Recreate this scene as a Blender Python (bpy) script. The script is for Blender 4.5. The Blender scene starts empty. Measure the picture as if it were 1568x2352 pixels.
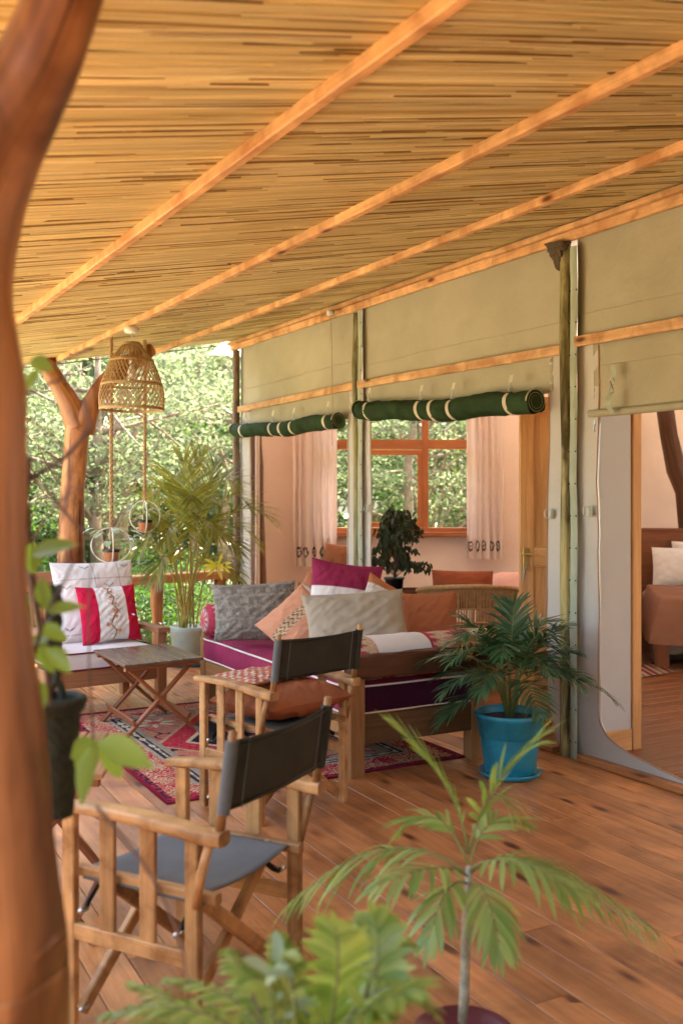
import bpy, math, random
import numpy as np
from mathutils import Vector, Matrix, noise
random.seed(7); RNG = np.random.default_rng(7)
PI = math.pi
V3 = Vector
S = bpy.context.scene

# ---------------------------------------------------------------- camera, sky, sun, exposure
FPX = 2287.0; CAMH = 1.52
cd = bpy.data.cameras.new('camera'); cam = bpy.data.objects.new('camera', cd)
S.collection.objects.link(cam); S.camera = cam
cam.location = (0, 0, CAMH); cam.rotation_euler = (PI/2, 0, 0)
cd.sensor_fit = 'VERTICAL'; cd.sensor_height = 36; cd.sensor_width = 24; cd.lens = 35.0
cd.shift_y = -26/2352; cd.clip_start = 0.05; cd.clip_end = 500
cd.dof.use_dof = True; cd.dof.focus_distance = 5.6; cd.dof.aperture_fstop = 2.5

SUN_EL, SUN_AZ = math.radians(63), math.radians(48)       # azimuth from +Y towards +X: high, behind the tent
w = bpy.data.worlds.new('World'); S.world = w; w.use_nodes = True
nt = w.node_tree; bg = nt.nodes['Background']
sk = nt.nodes.new('ShaderNodeTexSky'); sk.sky_type = 'NISHITA'; sk.sun_disc = False
sk.sun_elevation = SUN_EL; sk.sun_rotation = SUN_AZ; sk.air_density = 1.0; sk.dust_density = 4.0; sk.ozone_density = 1.0
hs = nt.nodes.new('ShaderNodeHueSaturation'); hs.inputs['Saturation'].default_value = 0.75
nt.links.new(sk.outputs[0], hs.inputs['Color']); nt.links.new(hs.outputs[0], bg.inputs['Color'])
bg.inputs['Strength'].default_value = 0.15
sd = bpy.data.lights.new('sun', 'SUN'); sd.energy = 4.6; sd.angle = math.radians(0.5); sd.color = (1.0, 0.965, 0.90)
sun = bpy.data.objects.new('sun', sd); S.collection.objects.link(sun)
sdir = V3((math.sin(SUN_AZ)*math.cos(SUN_EL), math.cos(SUN_AZ)*math.cos(SUN_EL), math.sin(SUN_EL)))
sun.rotation_euler = sdir.to_track_quat('Z', 'Y').to_euler(); sun.location = sdir*40
vs = S.view_settings; S.display_settings.display_device = 'sRGB'
vs.view_transform = 'Standard'; vs.look = 'None'; vs.gamma = 1; vs.use_curve_mapping = False
vs.exposure = 3.35
try:
    S.cycles.max_bounces = 10; S.cycles.diffuse_bounces = 6; S.cycles.transparent_max_bounces = 12
    S.cycles.sample_clamp_indirect = 8; S.cycles.use_denoising = True; S.cycles.caustics_reflective = False
except Exception: pass

# ---------------------------------------------------------------- places: pixel of the photograph + distance -> point
def P(x, y, Z): return V3(((x-784)/FPX*Z, Z, CAMH-(y-1150)/FPX*Z))
def G(x, y, h=0.0):
    Z = (CAMH-h)*FPX/(y-1150); return V3(((x-784)/FPX*Z, Z, h))
UX, UY = -.495, .869                                       # along the tent wall, away from the camera
def W(t, d, h): return V3((1.38+UX*t-UY*d, 5.94+UY*t+UX*d, h))   # t along wall, d out of it
ROOFH, ROOFS = 3.14, 0.18
def RH(d): return ROOFH-ROOFS*d
def td(x, y): 
    rx, ry = x-1.38, y-5.94; return rx*UX+ry*UY, -rx*UY+ry*UX
def roofpoint(x, y, dz=-.03):
    lo, hi = 0.5, 40
    for _ in range(60):
        m = (lo+hi)/2; p = P(x, y, m); t, d = td(p.x, p.y)
        if p.z > RH(d)+dz: hi = m
        else: lo = m
    return td(p.x, p.y)
T_COR, T_MID, T_END = 4.86, 2.46, -3.6

# ---------------------------------------------------------------- mesh building
class MB:
    def __init__(s): s.v=[]; s.f=[]; s.uv=[]; s.col=[]; s.sm=[]; s.c=(1,1,1)
    def add(s, vs_, fs, uvs=None, smooth=True, cols=None):
        b = len(s.v); s.v += [tuple(p) for p in vs_]
        s.col += [tuple(c) for c in cols] if cols else [s.c]*len(vs_)
        for k, f in enumerate(fs):
            s.f.append([b+i for i in f]); s.sm.append(smooth)
            if uvs is None: s.uv += [(0,0)]*len(f)
            elif isinstance(uvs, dict): s.uv += [uvs[i] for i in f]
            else: s.uv += list(uvs[k])
    def beam(s, p0, p1, w, h, up=(0,0,1), ch=.004, taper=1.0):
        p0, p1 = V3(p0), V3(p1); d = p1-p0; L = d.length; d = d/L; up = V3(up)
        if abs(d.dot(up)) > .98: up = V3((0,1,0))
        x = d.cross(up).normalized(); z = x.cross(d).normalized()
        a, b = w/2, h/2; ch = min(ch, a*.45, b*.45)
        sec = [(a,-b+ch),(a,b-ch),(a-ch,b),(-a+ch,b),(-a,b-ch),(-a,-b+ch),(-a+ch,-b),(a-ch,-b)]
        ou, ov = random.random()*9, random.random()*9
        vs_ = []
        per=[0]
        for i in range(8):
            q=sec[i]; r=sec[(i+1)%8]; per.append(per[-1]+math.hypot(q[0]-r[0],q[1]-r[1]))
        rings=[(0,1),(L,taper)]
        for (l, k) in rings:
            for (q, r) in sec: vs_.append(p0+d*l+x*q*k+z*r*k)
        fs=[]; uvs=[]
        for i in range(8):
            j=(i+1)%8; fs.append([i,j,8+j,8+i]); v0,v1=per[i]+ov,per[i+1]+ov
            uvs.append([(ou,v0),(ou,v1),(ou+L,v1),(ou+L,v0)])
        for cap, off in ((list(range(7,-1,-1)),0),(list(range(8,16)),L)):
            fs.append(cap); uvs.append([(ou+off+sec[i%8][0]*.3, ov+sec[i%8][1]) for i in cap])
        s.add(vs_, fs, uvs, smooth=False); return s
    def box(s, x0,x1,y0,y1,z0,z1, ch=.004):
        dx,dy,dz=x1-x0,y1-y0,z1-z0
        cx,cy,cz=(x0+x1)/2,(y0+y1)/2,(z0+z1)/2
        if dx>=dy and dx>=dz: s.beam((x0,cy,cz),(x1,cy,cz),dy,dz,ch=ch)
        elif dy>=dz: s.beam((cx,y0,cz),(cx,y1,cz),dx,dz,ch=ch)
        else: s.beam((cx,cy,z0),(cx,cy,z1),dx,dy,up=(0,1,0),ch=ch)
        return s
    def tube(s, pts, rad, n=8, cap=True, flat=1.0, wob=0.0, seed=0, smooth=True):
        pts=[V3(p) for p in pts]; m=len(pts)
        if not hasattr(rad,'__len__'): rad=[rad]*m
        vs_=[]; T=[(pts[min(i+1,m-1)]-pts[max(i-1,0)]).normalized() for i in range(m)]
        ref=V3((0,0,1)) if abs(T[0].z)<.9 else V3((1,0,0))
        x=T[0].cross(ref).normalized(); L=0; ls=[]
        for i in range(m):
            if i: L+=(pts[i]-pts[i-1]).length
            ls.append(L)
            x=(x-T[i]*x.dot(T[i])).normalized(); y=T[i].cross(x)
            for k in range(n):
                a=2*PI*k/n; r=rad[i]
                if wob: r*=1+wob*noise.noise(V3((math.cos(a)*1.5+seed,math.sin(a)*1.5,L*3+seed*3)))
                vs_.append(pts[i]+(x*math.cos(a)+y*math.sin(a)*flat)*r)
        fs=[];uvs=[]; ou=random.random()*7; pr=2*PI*max(rad)
        for i in range(m-1):
            for k in range(n):
                j=(k+1)%n; fs.append([i*n+k,i*n+j,(i+1)*n+j,(i+1)*n+k])
                uvs.append([(ou+ls[i],pr*k/n),(ou+ls[i],pr*(k+1)/n),(ou+ls[i+1],pr*(k+1)/n),(ou+ls[i+1],pr*k/n)])
        if cap:
            for cc in (list(range(n-1,-1,-1)), list(range((m-1)*n,m*n))):
                fs.append(cc); uvs.append([(ou+.02*math.cos(i),.02*math.sin(i)) for i in cc])
        s.add(vs_,fs,uvs,smooth); return s
    def lathe(s, prof, n=32, c=(0,0,0), cols=None):
        c=V3(c); vs_=[]; m=len(prof); cl=[]
        for i,(r,z) in enumerate(prof):
            for k in range(n):
                a=2*PI*k/n; vs_.append(c+V3((r*math.cos(a),r*math.sin(a),z))); cl.append(cols[i] if cols else s.c)
        fs=[];uvs=[]
        for i in range(m-1):
            for k in range(n):
                j=(k+1)%n; fs.append([i*n+k,i*n+j,(i+1)*n+j,(i+1)*n+k])
                uvs.append([(k/n,prof[i][1]),((k+1)/n,prof[i][1]),((k+1)/n,prof[i+1][1]),(k/n,prof[i+1][1])])
        s.add(vs_,fs,uvs,True,cl); return s
    def grid(s, fn, nu, nv, cfn=None, flip=False, uvs_=(1,1)):
        vs_=[];cl=[]; uvd={}
        for j in range(nv+1):
            for i in range(nu+1):
                u,v=i/nu,j/nv; vs_.append(fn(u,v)); cl.append(cfn(u,v) if cfn else s.c)
                uvd[len(vs_)-1]=(u*uvs_[0],v*uvs_[1])
        fs=[]
        for j in range(nv):
            for i in range(nu):
                a=j*(nu+1)+i; q=[a,a+1,a+nu+2,a+nu+1]
                fs.append(q[::-1] if flip else q)
        s.add(vs_,fs,uvd,True,cl); return s
    def mesh(s, name):
        me=bpy.data.meshes.new(name); me.from_pydata(s.v,[],s.f)
        uv=me.uv_layers.new(name='UVMap'); uv.data.foreach_set('uv',[c for t in s.uv for c in t])
        me.polygons.foreach_set('use_smooth',s.sm)
        if any(c!=(1,1,1) for c in s.col):
            ca=me.color_attributes.new('Col','FLOAT_COLOR','POINT')
            ca.data.foreach_set('color',[x for c in s.col for x in (*c,1.0)])
        me.update(); return me
def link(o, parent=None):
    S.collection.objects.link(o)
    if parent is not None: o.parent=parent
    return o
def obj(name, mb, mat, parent=None, **k):
    me = mb.mesh(name) if isinstance(mb, MB) else mb
    if mat is not None and not len(me.materials): me.materials.append(mat)
    o=bpy.data.objects.new(name,me); link(o,parent)
    for a,b in k.items(): o[a]=b
    return o
def tag(o,label,cat,group=None):
    o['label']=label; o['category']=cat; o['kind']='thing'
    if group: o['group']=group
    return o
def thing(name,label,cat,loc=(0,0,0),rotz=0,group=None):
    o=bpy.data.objects.new(name,None); o.empty_display_size=.05; link(o)
    o.location=loc; o.rotation_euler=(0,0,rotz); return tag(o,label,cat,group)
def struct(name, mb, mat, parent=None):
    o=obj(name,mb,mat,parent)
    if parent is None: o['kind']='structure'
    return o
def copy_tree(o,parent=None):
    c=o.copy(); S.collection.objects.link(c); c.parent=parent
    for ch in [x for x in S.objects if x.parent==o]: copy_tree(ch,c)
    return c
def frame(o, origin, xd, zd):
    """put o at origin with local x along xd, local z along zd (roughly)"""
    x=V3(xd).normalized(); z=V3(zd); z=(z-x*x.dot(z)).normalized(); y=z.cross(x)
    o.matrix_world=Matrix(((x.x,y.x,z.x,origin[0]),(x.y,y.y,z.y,origin[1]),(x.z,y.z,z.z,origin[2]),(0,0,0,1)))
    return o
def fastmesh(name, verts, nper, uv=None, col=None):
    n=len(verts)//nper; me=bpy.data.meshes.new(name)
    me.vertices.add(len(verts)); me.vertices.foreach_set('co',np.asarray(verts,dtype=np.float32).ravel())
    me.loops.add(len(verts)); me.loops.foreach_set('vertex_index',np.arange(len(verts),dtype=np.int32))
    me.polygons.add(n); me.polygons.foreach_set('loop_start',np.arange(0,len(verts),nper,dtype=np.int32))
    me.polygons.foreach_set('loop_total',np.full(n,nper,dtype=np.int32))
    if col is not None:
        ca=me.color_attributes.new('Col','FLOAT_COLOR','POINT'); ca.data.foreach_set('color',np.asarray(col,dtype=np.float32).ravel())
    me.update(calc_edges=True); return me

# ---------------------------------------------------------------- materials
def newmat(name, rough=.6, spec=.5):
    m=bpy.data.materials.new(name); m.use_nodes=True; nt=m.node_tree
    b=nt.nodes['Principled BSDF']; b.inputs['Roughness'].default_value=rough; b.inputs['Specular IOR Level'].default_value=spec
    return m,nt,b
def N(nt,t,**k):
    n=nt.nodes.new(t)
    for a,b in k.items():
        if a in n.inputs.keys() if hasattr(n.inputs,'keys') else False: n.inputs[a].default_value=b
        else: setattr(n,a,b)
    return n
def ramp(nt,fac,stops):
    r=nt.nodes.new('ShaderNodeValToRGB'); e=r.color_ramp.elements
    while len(e)<len(stops): e.new(.5)
    for k,(p,c) in enumerate(stops): e[k].position=p; e[k].color=(*c,1) if len(c)==3 else c
    nt.links.new(fac,r.inputs[0]); return r.outputs[0]
def mix(nt,f,a,b,mode='MIX'):
    m=nt.nodes.new('ShaderNodeMix'); m.data_type='RGBA'; m.blend_type=mode
    for s,vv in ((0,f),(6,a),(7,b)):
        if hasattr(vv,'is_linked') or hasattr(vv,'links'): nt.links.new(vv,m.inputs[s])
        elif s==0: m.inputs[0].default_value=vv
        else: m.inputs[s].default_value=(*vv,1)
    return m.outputs[2]
def mapping(nt,src,scale,rnd=True):
    tc=nt.nodes.new('ShaderNodeTexCoord'); mp=nt.nodes.new('ShaderNodeMapping'); mp.inputs['Scale'].default_value=scale
    nt.links.new(tc.outputs[src],mp.inputs['Vector'])
    if rnd:
        oi=nt.nodes.new('ShaderNodeObjectInfo'); mu=nt.nodes.new('ShaderNodeMath'); mu.operation='MULTIPLY'; mu.inputs[1].default_value=57
        nt.links.new(oi.outputs['Random'],mu.inputs[0]); cb=nt.nodes.new('ShaderNodeCombineXYZ')
        nt.links.new(mu.outputs[0],cb.inputs[0]); nt.links.new(mu.outputs[0],cb.inputs[1]); nt.links.new(cb.outputs[0],mp.inputs['Location'])
    return mp.outputs[0]
def tex(nt,vec,scale,detail=4,rough=.55,dist=0.0):
    n=nt.nodes.new('ShaderNodeTexNoise'); n.inputs['Scale'].default_value=scale; n.inputs['Detail'].default_value=detail
    n.inputs['Roughness'].default_value=rough; n.inputs['Distortion'].default_value=dist
    nt.links.new(vec,n.inputs['Vector']); return n.outputs['Fac']
def bump(nt,b,h,st=.3,dist=.01):
    n=nt.nodes.new('ShaderNodeBump'); n.inputs['Strength'].default_value=st; n.inputs['Distance'].default_value=dist
    nt.links.new(h,n.inputs['Height']); nt.links.new(n.outputs[0],b.inputs['Normal'])
def wood(name,light,dark,rough=.45,knot=.5,grain=1.0,var=.25,gloss=.3,ks=(1.6,7),patch=None,kz=1.0,crack=0):
    m,nt,b=newmat(name,rough,gloss)
    a=tex(nt,mapping(nt,'UV',(.9*grain,16*grain,1)),1,5,.6,1.2)
    g=tex(nt,mapping(nt,'UV',(5,170,1)),1,3,.7)
    big=tex(nt,mapping(nt,'UV',(.8,2.2,1)),1,2)
    c=ramp(nt,a,[(.3,dark),(.62,light)])
    mean=[(x+y)/2 for x,y in zip(light,dark)]
    c=mix(nt,.35,c,ramp(nt,big,[(.35,[x*.7 for x in mean]),(.65,[min(1,x*1.25) for x in light])]))
    c=mix(nt,.28,c,ramp(nt,g,[(.3,(.25,.2,.16)),(.6,(1,1,1))]),'MULTIPLY')
    vo=nt.nodes.new('ShaderNodeTexVoronoi'); vo.inputs['Scale'].default_value=1
    nt.links.new(mapping(nt,'UV',(ks[0],ks[1],1)),vo.inputs['Vector'])
    kc=ramp(nt,vo.outputs['Distance'],[(.0,(.12,.07,.04)),(.07*kz,(.25,.15,.1)),(.13*kz,(.8,.72,.65)),(.2*kz,(1,1,1))])
    sel=ramp(nt,vo.outputs['Color'],[(.45,(0,0,0)),(.5,(1,1,1))])
    km=nt.nodes.new('ShaderNodeMath'); km.operation='MULTIPLY'; km.inputs[1].default_value=knot; nt.links.new(sel,km.inputs[0])
    c=mix(nt,km.outputs[0],c,kc,'MULTIPLY')
    oi=nt.nodes.new('ShaderNodeObjectInfo')
    c=mix(nt,1.0,c,ramp(nt,oi.outputs['Random'],[(0,(1-var,1-var*1.1,1-var*1.2)),(.5,(1,1,1)),(1,(1+var*.5,1+var*.4,1+var*.3))]),'MULTIPLY')
    if crack:
        c=mix(nt,crack,c,ramp(nt,tex(nt,mapping(nt,'UV',(1.1,26,1)),1,3,.5,.6),[(.30,(.10,.06,.04)),(.36,(1,1,1))]),'MULTIPLY')
    if patch:
        pn=tex(nt,mapping(nt,'Object',(1,1,patch[1])),patch[0],4,.6,.6)
        c=mix(nt,1.0,c,ramp(nt,pn,[(.36,patch[2]),(.52,(1,1,1)),(.7,(1.35,1.3,1.2))]),'MULTIPLY')
    nt.links.new(c,b.inputs['Base Color'])
    rr=ramp(nt,a,[(.3,(rough+.12,)*3),(.7,(rough-.08,)*3)]); nt.links.new(rr,b.inputs['Roughness'])
    bump(nt,b,g,.25,.003); return m
def cloth(name,col,var=.12,rough=.9,scale=420,attr=False,trans=0,bs=.25,col2=None,gs=6):
    m,nt,b=newmat(name,rough,.12)
    v=mapping(nt,'Object',(1,1,1))
    big=tex(nt,v,gs,4); wv=tex(nt,v,scale,2)
    if attr:
        at=nt.nodes.new('ShaderNodeAttribute'); at.attribute_name='Col'; base=at.outputs['Color']
        c=mix(nt,1.0,base,ramp(nt,big,[(.3,(1-var,)*3),(.7,(1+var*.4,)*3)]),'MULTIPLY')
    else:
        lo=[x*(1-var) for x in col]; hi=col2 or [min(1,x*(1+var)) for x in col]
        c=ramp(nt,big,[(.3,lo),(.7,hi)])
    c=mix(nt,.25,c,ramp(nt,wv,[(.35,(.6,.6,.6)),(.6,(1.05,1.05,1.05))]),'MULTIPLY')
    nt.links.new(c,b.inputs['Base Color'])
    try: b.inputs['Sheen Weight'].default_value=.0
    except Exception: pass
    ad=nt.nodes.new('ShaderNodeMath'); ad.operation='MULTIPLY_ADD'; ad.inputs[1].default_value=.15
    nt.links.new(wv,ad.inputs[0]); nt.links.new(tex(nt,v,9,3),ad.inputs[2]); bump(nt,b,ad.outputs[0],bs,.012)
    if trans:
        tr=nt.nodes.new('ShaderNodeBsdfTranslucent'); nt.links.new(c,tr.inputs['Color'])
        mx=nt.nodes.new('ShaderNodeMixShader'); mx.inputs[0].default_value=trans
        out=nt.nodes['Material Output']; nt.links.new(b.outputs[0],mx.inputs[1]); nt.links.new(tr.outputs[0],mx.inputs[2]); nt.links.new(mx.outputs[0],out.inputs[0])
    return m
def leaf(name,c1,c2,trans=.35,rough=.38,tcol=None,attr=False,spec=.5):
    m,nt,b=newmat(name,rough,.5)
    ge=nt.nodes.new('ShaderNodeNewGeometry'); n=tex(nt,mapping(nt,'Object',(1,1,1)),5,3)
    f=nt.nodes.new('ShaderNodeMath'); f.operation='MULTIPLY_ADD'; f.inputs[1].default_value=.6; nt.links.new(ge.outputs['Random Per Island'],f.inputs[0])
    h=nt.nodes.new('ShaderNodeMath'); h.operation='MULTIPLY'; h.inputs[1].default_value=.5; nt.links.new(n,h.inputs[0]); nt.links.new(h.outputs[0],f.inputs[2])
    b.inputs['Specular IOR Level'].default_value=spec
    c=ramp(nt,f.outputs[0],[(.1,c1),(.85,c2)])
    if attr:
        at=nt.nodes.new('ShaderNodeAttribute'); at.attribute_name='Col'; c=mix(nt,1.0,c,at.outputs['Color'],'MULTIPLY')
    nt.links.new(c,b.inputs['Base Color'])
    tr=nt.nodes.new('ShaderNodeBsdfTranslucent'); tc=mix(nt,1.0,c,tcol or (1.6,1.7,.7),'MULTIPLY'); nt.links.new(tc,tr.inputs['Color'])
    mx=nt.nodes.new('ShaderNodeMixShader'); mx.inputs[0].default_value=trans
    out=nt.nodes['Material Output']; nt.links.new(b.outputs[0],mx.inputs[1]); nt.links.new(tr.outputs[0],mx.inputs[2]); nt.links.new(mx.outputs[0],out.inputs[0])
    return m
def plain(name,col,rough=.5,metal=0,spec=.5,var=.15,gs=8,bs=.1):
    m,nt,b=newmat(name,rough,spec); b.inputs['Metallic'].default_value=metal
    n=tex(nt,mapping(nt,'Object',(1,1,1)),gs,5,.6)
    nt.links.new(ramp(nt,n,[(.3,[x*(1-var) for x in col]),(.7,[min(1,x*(1+var*.6)) for x in col])]),b.inputs['Base Color'])
    if bs: bump(nt,b,n,bs,.01)
    return m
M={}
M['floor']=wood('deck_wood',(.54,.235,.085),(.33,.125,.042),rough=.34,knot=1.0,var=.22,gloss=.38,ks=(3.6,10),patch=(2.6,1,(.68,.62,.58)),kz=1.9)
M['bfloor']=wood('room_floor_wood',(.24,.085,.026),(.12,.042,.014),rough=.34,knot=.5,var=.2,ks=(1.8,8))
M['pine']=wood('pine',(.72,.40,.17),(.50,.23,.08),rough=.45,knot=.9,var=.12,ks=(1.3,8))
M['purlin']=wood('purlin_pine',(.74,.45,.22),(.52,.27,.11),rough=.5,knot=1.0,var=.14,ks=(2.6,7),patch=(5,1,(.75,.62,.5)))
M['door']=wood('door_pine',(.80,.44,.17),(.54,.25,.085),rough=.42,knot=.9,var=.08,ks=(2.2,8))
M['teak']=wood('chair_teak',(.54,.30,.12),(.27,.125,.045),rough=.42,knot=.4,var=.3,patch=(7,1,(.6,.5,.42)))
M['acacia']=wood('dark_red_wood',(.33,.115,.045),(.14,.05,.022),rough=.36,knot=.3,var=.2)
M['tabletop']=wood('table_top_wood',(.17,.105,.06),(.085,.05,.03),rough=.28,knot=.2,var=.2)
M['armwood']=wood('armchair_wood',(.42,.20,.09),(.24,.10,.045),rough=.4,knot=.4,var=.2)
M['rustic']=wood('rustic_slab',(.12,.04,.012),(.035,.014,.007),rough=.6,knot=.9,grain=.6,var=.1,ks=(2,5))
M['bedwood']=wood('daybed_plank',(.42,.22,.085),(.22,.105,.038),rough=.5,knot=.5,var=.15)
M['darkpost']=wood('dark_post',(.17,.07,.03),(.06,.025,.012),rough=.55,knot=.4)
M['window']=wood('window_cedar',(.50,.185,.07),(.33,.10,.035),rough=.38,knot=.4,var=.12)
M['lichen']=wood('lichened_pole',(.44,.40,.19),(.10,.08,.035),rough=.8,knot=.8,grain=1.6,ks=(2.5,12),patch=(9,.2,(.22,.18,.12)),crack=.9)
M['log']=wood('peeled_log',(.55,.235,.085),(.14,.045,.017),rough=.36,knot=.9,grain=.45,var=.05,ks=(1.3,4),patch=(3.6,.35,(.30,.22,.18)),crack=.9)
M['bark']=plain('bark',(.20,.14,.09),.9,var=.5,gs=6,bs=.6)
M['canvas']=cloth('khaki_canvas',(.42,.375,.262),.10,.85,260,bs=.4,gs=1.7)
M['canvas_low']=cloth('pale_canvas',(.54,.50,.44),.08,.85,260,bs=.2,gs=1.5)
M['green']=cloth('green_canvas',(.026,.048,.018),.35,.8,bs=.35)
M['web']=cloth('cream_webbing',(.62,.55,.4),.08)
M['strap']=cloth('pale_green_strap',(.40,.44,.33),.12,.6)
M['pink']=plain('pink_plaster',(.88,.72,.62),.85,var=.07,gs=2.5,bs=.08)
M['white_wall']=plain('white_plaster',(.52,.505,.50),.85,var=.05,gs=2.5,bs=.06)
M['ceil']=cloth('tent_lining',(.82,.72,.60),.05,.9,trans=.5,bs=0)
M['ceil2']=cloth('bedroom_lining',(.70,.62,.52),.05,.9,trans=.22,bs=0)
M['fly']=cloth('tent_fly',(.74,.70,.64),.05,.9,trans=.27,bs=0)
M['soil']=plain('soil',(.06,.04,.025),.95,var=.5,gs=30,bs=.6)
M['metal']=plain('black_metal',(.02,.018,.016),.4,metal=.7,var=.2)
M['steel']=plain('steel',(.5,.5,.48),.3,metal=1,var=.1)
M['brass']=plain('brass',(.7,.52,.22),.28,metal=1,var=.12,gs=40)
M['plast']=plain('white_plastic',(.75,.73,.68),.4,var=.04)
M['bluepot']=plain('turquoise_plastic',(.014,.22,.32),.34,var=.34,gs=13,bs=.08)
M['blackpot']=plain('black_plastic',(.012,.012,.013),.35,var=.2)
M['maroonpot']=plain('maroon_glaze',(.17,.035,.045),.35,var=.25)
M['terra']=plain('terracotta',(.50,.20,.09),.8,var=.15,gs=25)
M['greypot']=plain('pale_green_glaze',(.35,.42,.36),.45,var=.2)
M['wicker']=plain('wicker',(.42,.26,.10),.6,var=.3,gs=25,bs=.3)
M['rope']=plain('jute_rope',(.45,.28,.13),.9,var=.25,gs=60,bs=.5)
M['ring']=plain('white_hoop',(.75,.7,.6),.5,var=.05)
M['mud']=plain('dried_mud',(.10,.07,.04),.95,var=.5,gs=50,bs=1.0)
M['knit']=plain('dark_knit',(.045,.05,.03),.9,var=.4,gs=60,bs=.8)
M['paint']=cloth('printed_cloth',(1,1,1),.06,.85,attr=True,bs=.28)
M['rug']=cloth('woven_rug',(1,1,1),.2,.95,220,attr=True,bs=.5,gs=60)
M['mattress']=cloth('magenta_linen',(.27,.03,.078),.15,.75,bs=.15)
M['white']=cloth('white_cotton',(.74,.71,.69),.05,bs=.2)
M['piping']=cloth('cream_piping',(.75,.7,.62),.05)
M['maroonpipe']=cloth('maroon_piping',(.15,.02,.04),.05)
M['rust']=cloth('rust_velvet',(.33,.085,.035),.15,.8,bs=.2)
M['terra_cl']=cloth('terracotta_cloth',(.34,.12,.055),.12,.8,bs=.25)
M['beige']=cloth('beige_cloth',(.40,.345,.26),.03,bs=.12)
M['bedend_shade']=wood('daybed_end_plank_shade',(.14,.065,.022),(.07,.03,.011),rough=.55,knot=.5,var=.1)  # stained plank, with the near end's shade put into its colour
M['mattress_end_shade']=cloth('shaded_magenta_linen',(.045,.006,.022),.15,.75,bs=.1)  # mattress cloth darkened in colour for the shade on its near end
M['peach']=cloth('peach_cloth',(.58,.28,.16),.08)
M['pinkcl']=cloth('pink_blanket',(.75,.42,.36),.1)
M['seatcl']=cloth('grey_seat_canvas',(.14,.145,.14),.12,.7,bs=.25)
M['backcl']=cloth('olive_back_canvas',(.048,.044,.031),.2,.75,bs=.25)
M['duvet']=cloth('bed_cover',(.27,.135,.09),.08,.85)
M['sheet']=cloth('white_pillowcase',(.72,.70,.70),.04)
M['palm']=leaf('parlour_palm_leaf',(.012,.04,.018),(.06,.15,.06),.2,.33)
M['palm_y']=leaf('areca_leaf',(.09,.11,.02),(.32,.29,.06),.4)
M['palm_l']=leaf('young_palm_leaf',(.12,.23,.04),(.38,.50,.17),.35,.35)
M['fern']=leaf('fern_leaf',(.12,.22,.03),(.42,.48,.13),.35,.35)
M['vari']=leaf('variegated_leaf',(.12,.24,.08),(.42,.52,.34),.25,.3,tcol=(1.1,1.1,.9))
M['vine']=leaf('vine_leaf',(.14,.22,.04),(.28,.38,.09),.4,.35)
M['ficus']=leaf('ficus_leaf',(.012,.022,.010),(.03,.05,.02),.15,.3)
M['croton']=leaf('yellow_leaf',(.5,.4,.03),(.7,.6,.06),.35)
M['stem']=plain('green_stem',(.20,.24,.07),.6,var=.3)
M['cane']=plain('yellow_cane',(.42,.34,.08),.5,var=.25)
M['twig']=plain('twig',(.17,.10,.07),.8,var=.3)
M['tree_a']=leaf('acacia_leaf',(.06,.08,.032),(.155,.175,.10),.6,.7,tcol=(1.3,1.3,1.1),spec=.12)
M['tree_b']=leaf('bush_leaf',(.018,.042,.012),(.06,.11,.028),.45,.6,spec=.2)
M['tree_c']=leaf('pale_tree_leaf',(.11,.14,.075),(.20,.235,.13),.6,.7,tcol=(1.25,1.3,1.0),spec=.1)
def glassmat():
    m=bpy.data.materials.new('pane_glass'); m.use_nodes=True; nt=m.node_tree; nt.nodes.remove(nt.nodes['Principled BSDF'])
    tr=nt.nodes.new('ShaderNodeBsdfTransparent'); tr.inputs[0].default_value=(.95,.97,.95,1); gl=nt.nodes.new('ShaderNodeBsdfGlossy'); gl.inputs['Roughness'].default_value=.02
    lw=nt.nodes.new('ShaderNodeFresnel'); lw.inputs[0].default_value=1.45; mx=nt.nodes.new('ShaderNodeMixShader')
    nt.links.new(lw.outputs[0],mx.inputs[0]); nt.links.new(tr.outputs[0],mx.inputs[1]); nt.links.new(gl.outputs[0],mx.inputs[2])
    nt.links.new(mx.outputs[0],nt.nodes['Material Output'].inputs[0]); return m
M['glass']=glassmat()
def reedmat():
    m,nt,b=newmat('reed',.55,.35)
    at=nt.nodes.new('ShaderNodeAttribute'); at.attribute_name='Col'
    g=tex(nt,mapping(nt,'UV',(3,300,1)),1,3,.6); c=mix(nt,.45,at.outputs['Color'],ramp(nt,g,[(.3,(.5,.42,.3)),(.6,(1.1,1.1,1.1))]),'MULTIPLY')
    nt.links.new(c,b.inputs['Base Color']); bump(nt,b,g,.3,.003); return m
M['reed']=reedmat()
M['backing']=plain('roof_backing',(.10,.05,.02),.9)
# ================================================================ ground, deck, roof
mb=MB(); mb.add([(-160,-60,-.62),(160,-60,-.62),(160,160,-.62),(-160,160,-.62)],[[0,1,2,3]],smooth=False)
gm,gnt,gb=newmat('ground',.95)
gv=mapping(gnt,'Object',(1,1,1),False)
gnt.links.new(ramp(gnt,tex(gnt,gv,.7,6,.6),[(.35,(.26,.25,.12)),(.5,(.42,.36,.23)),(.65,(.55,.46,.33))]),gb.inputs['Base Color'])
struct('ground',mb,gm)

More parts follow.
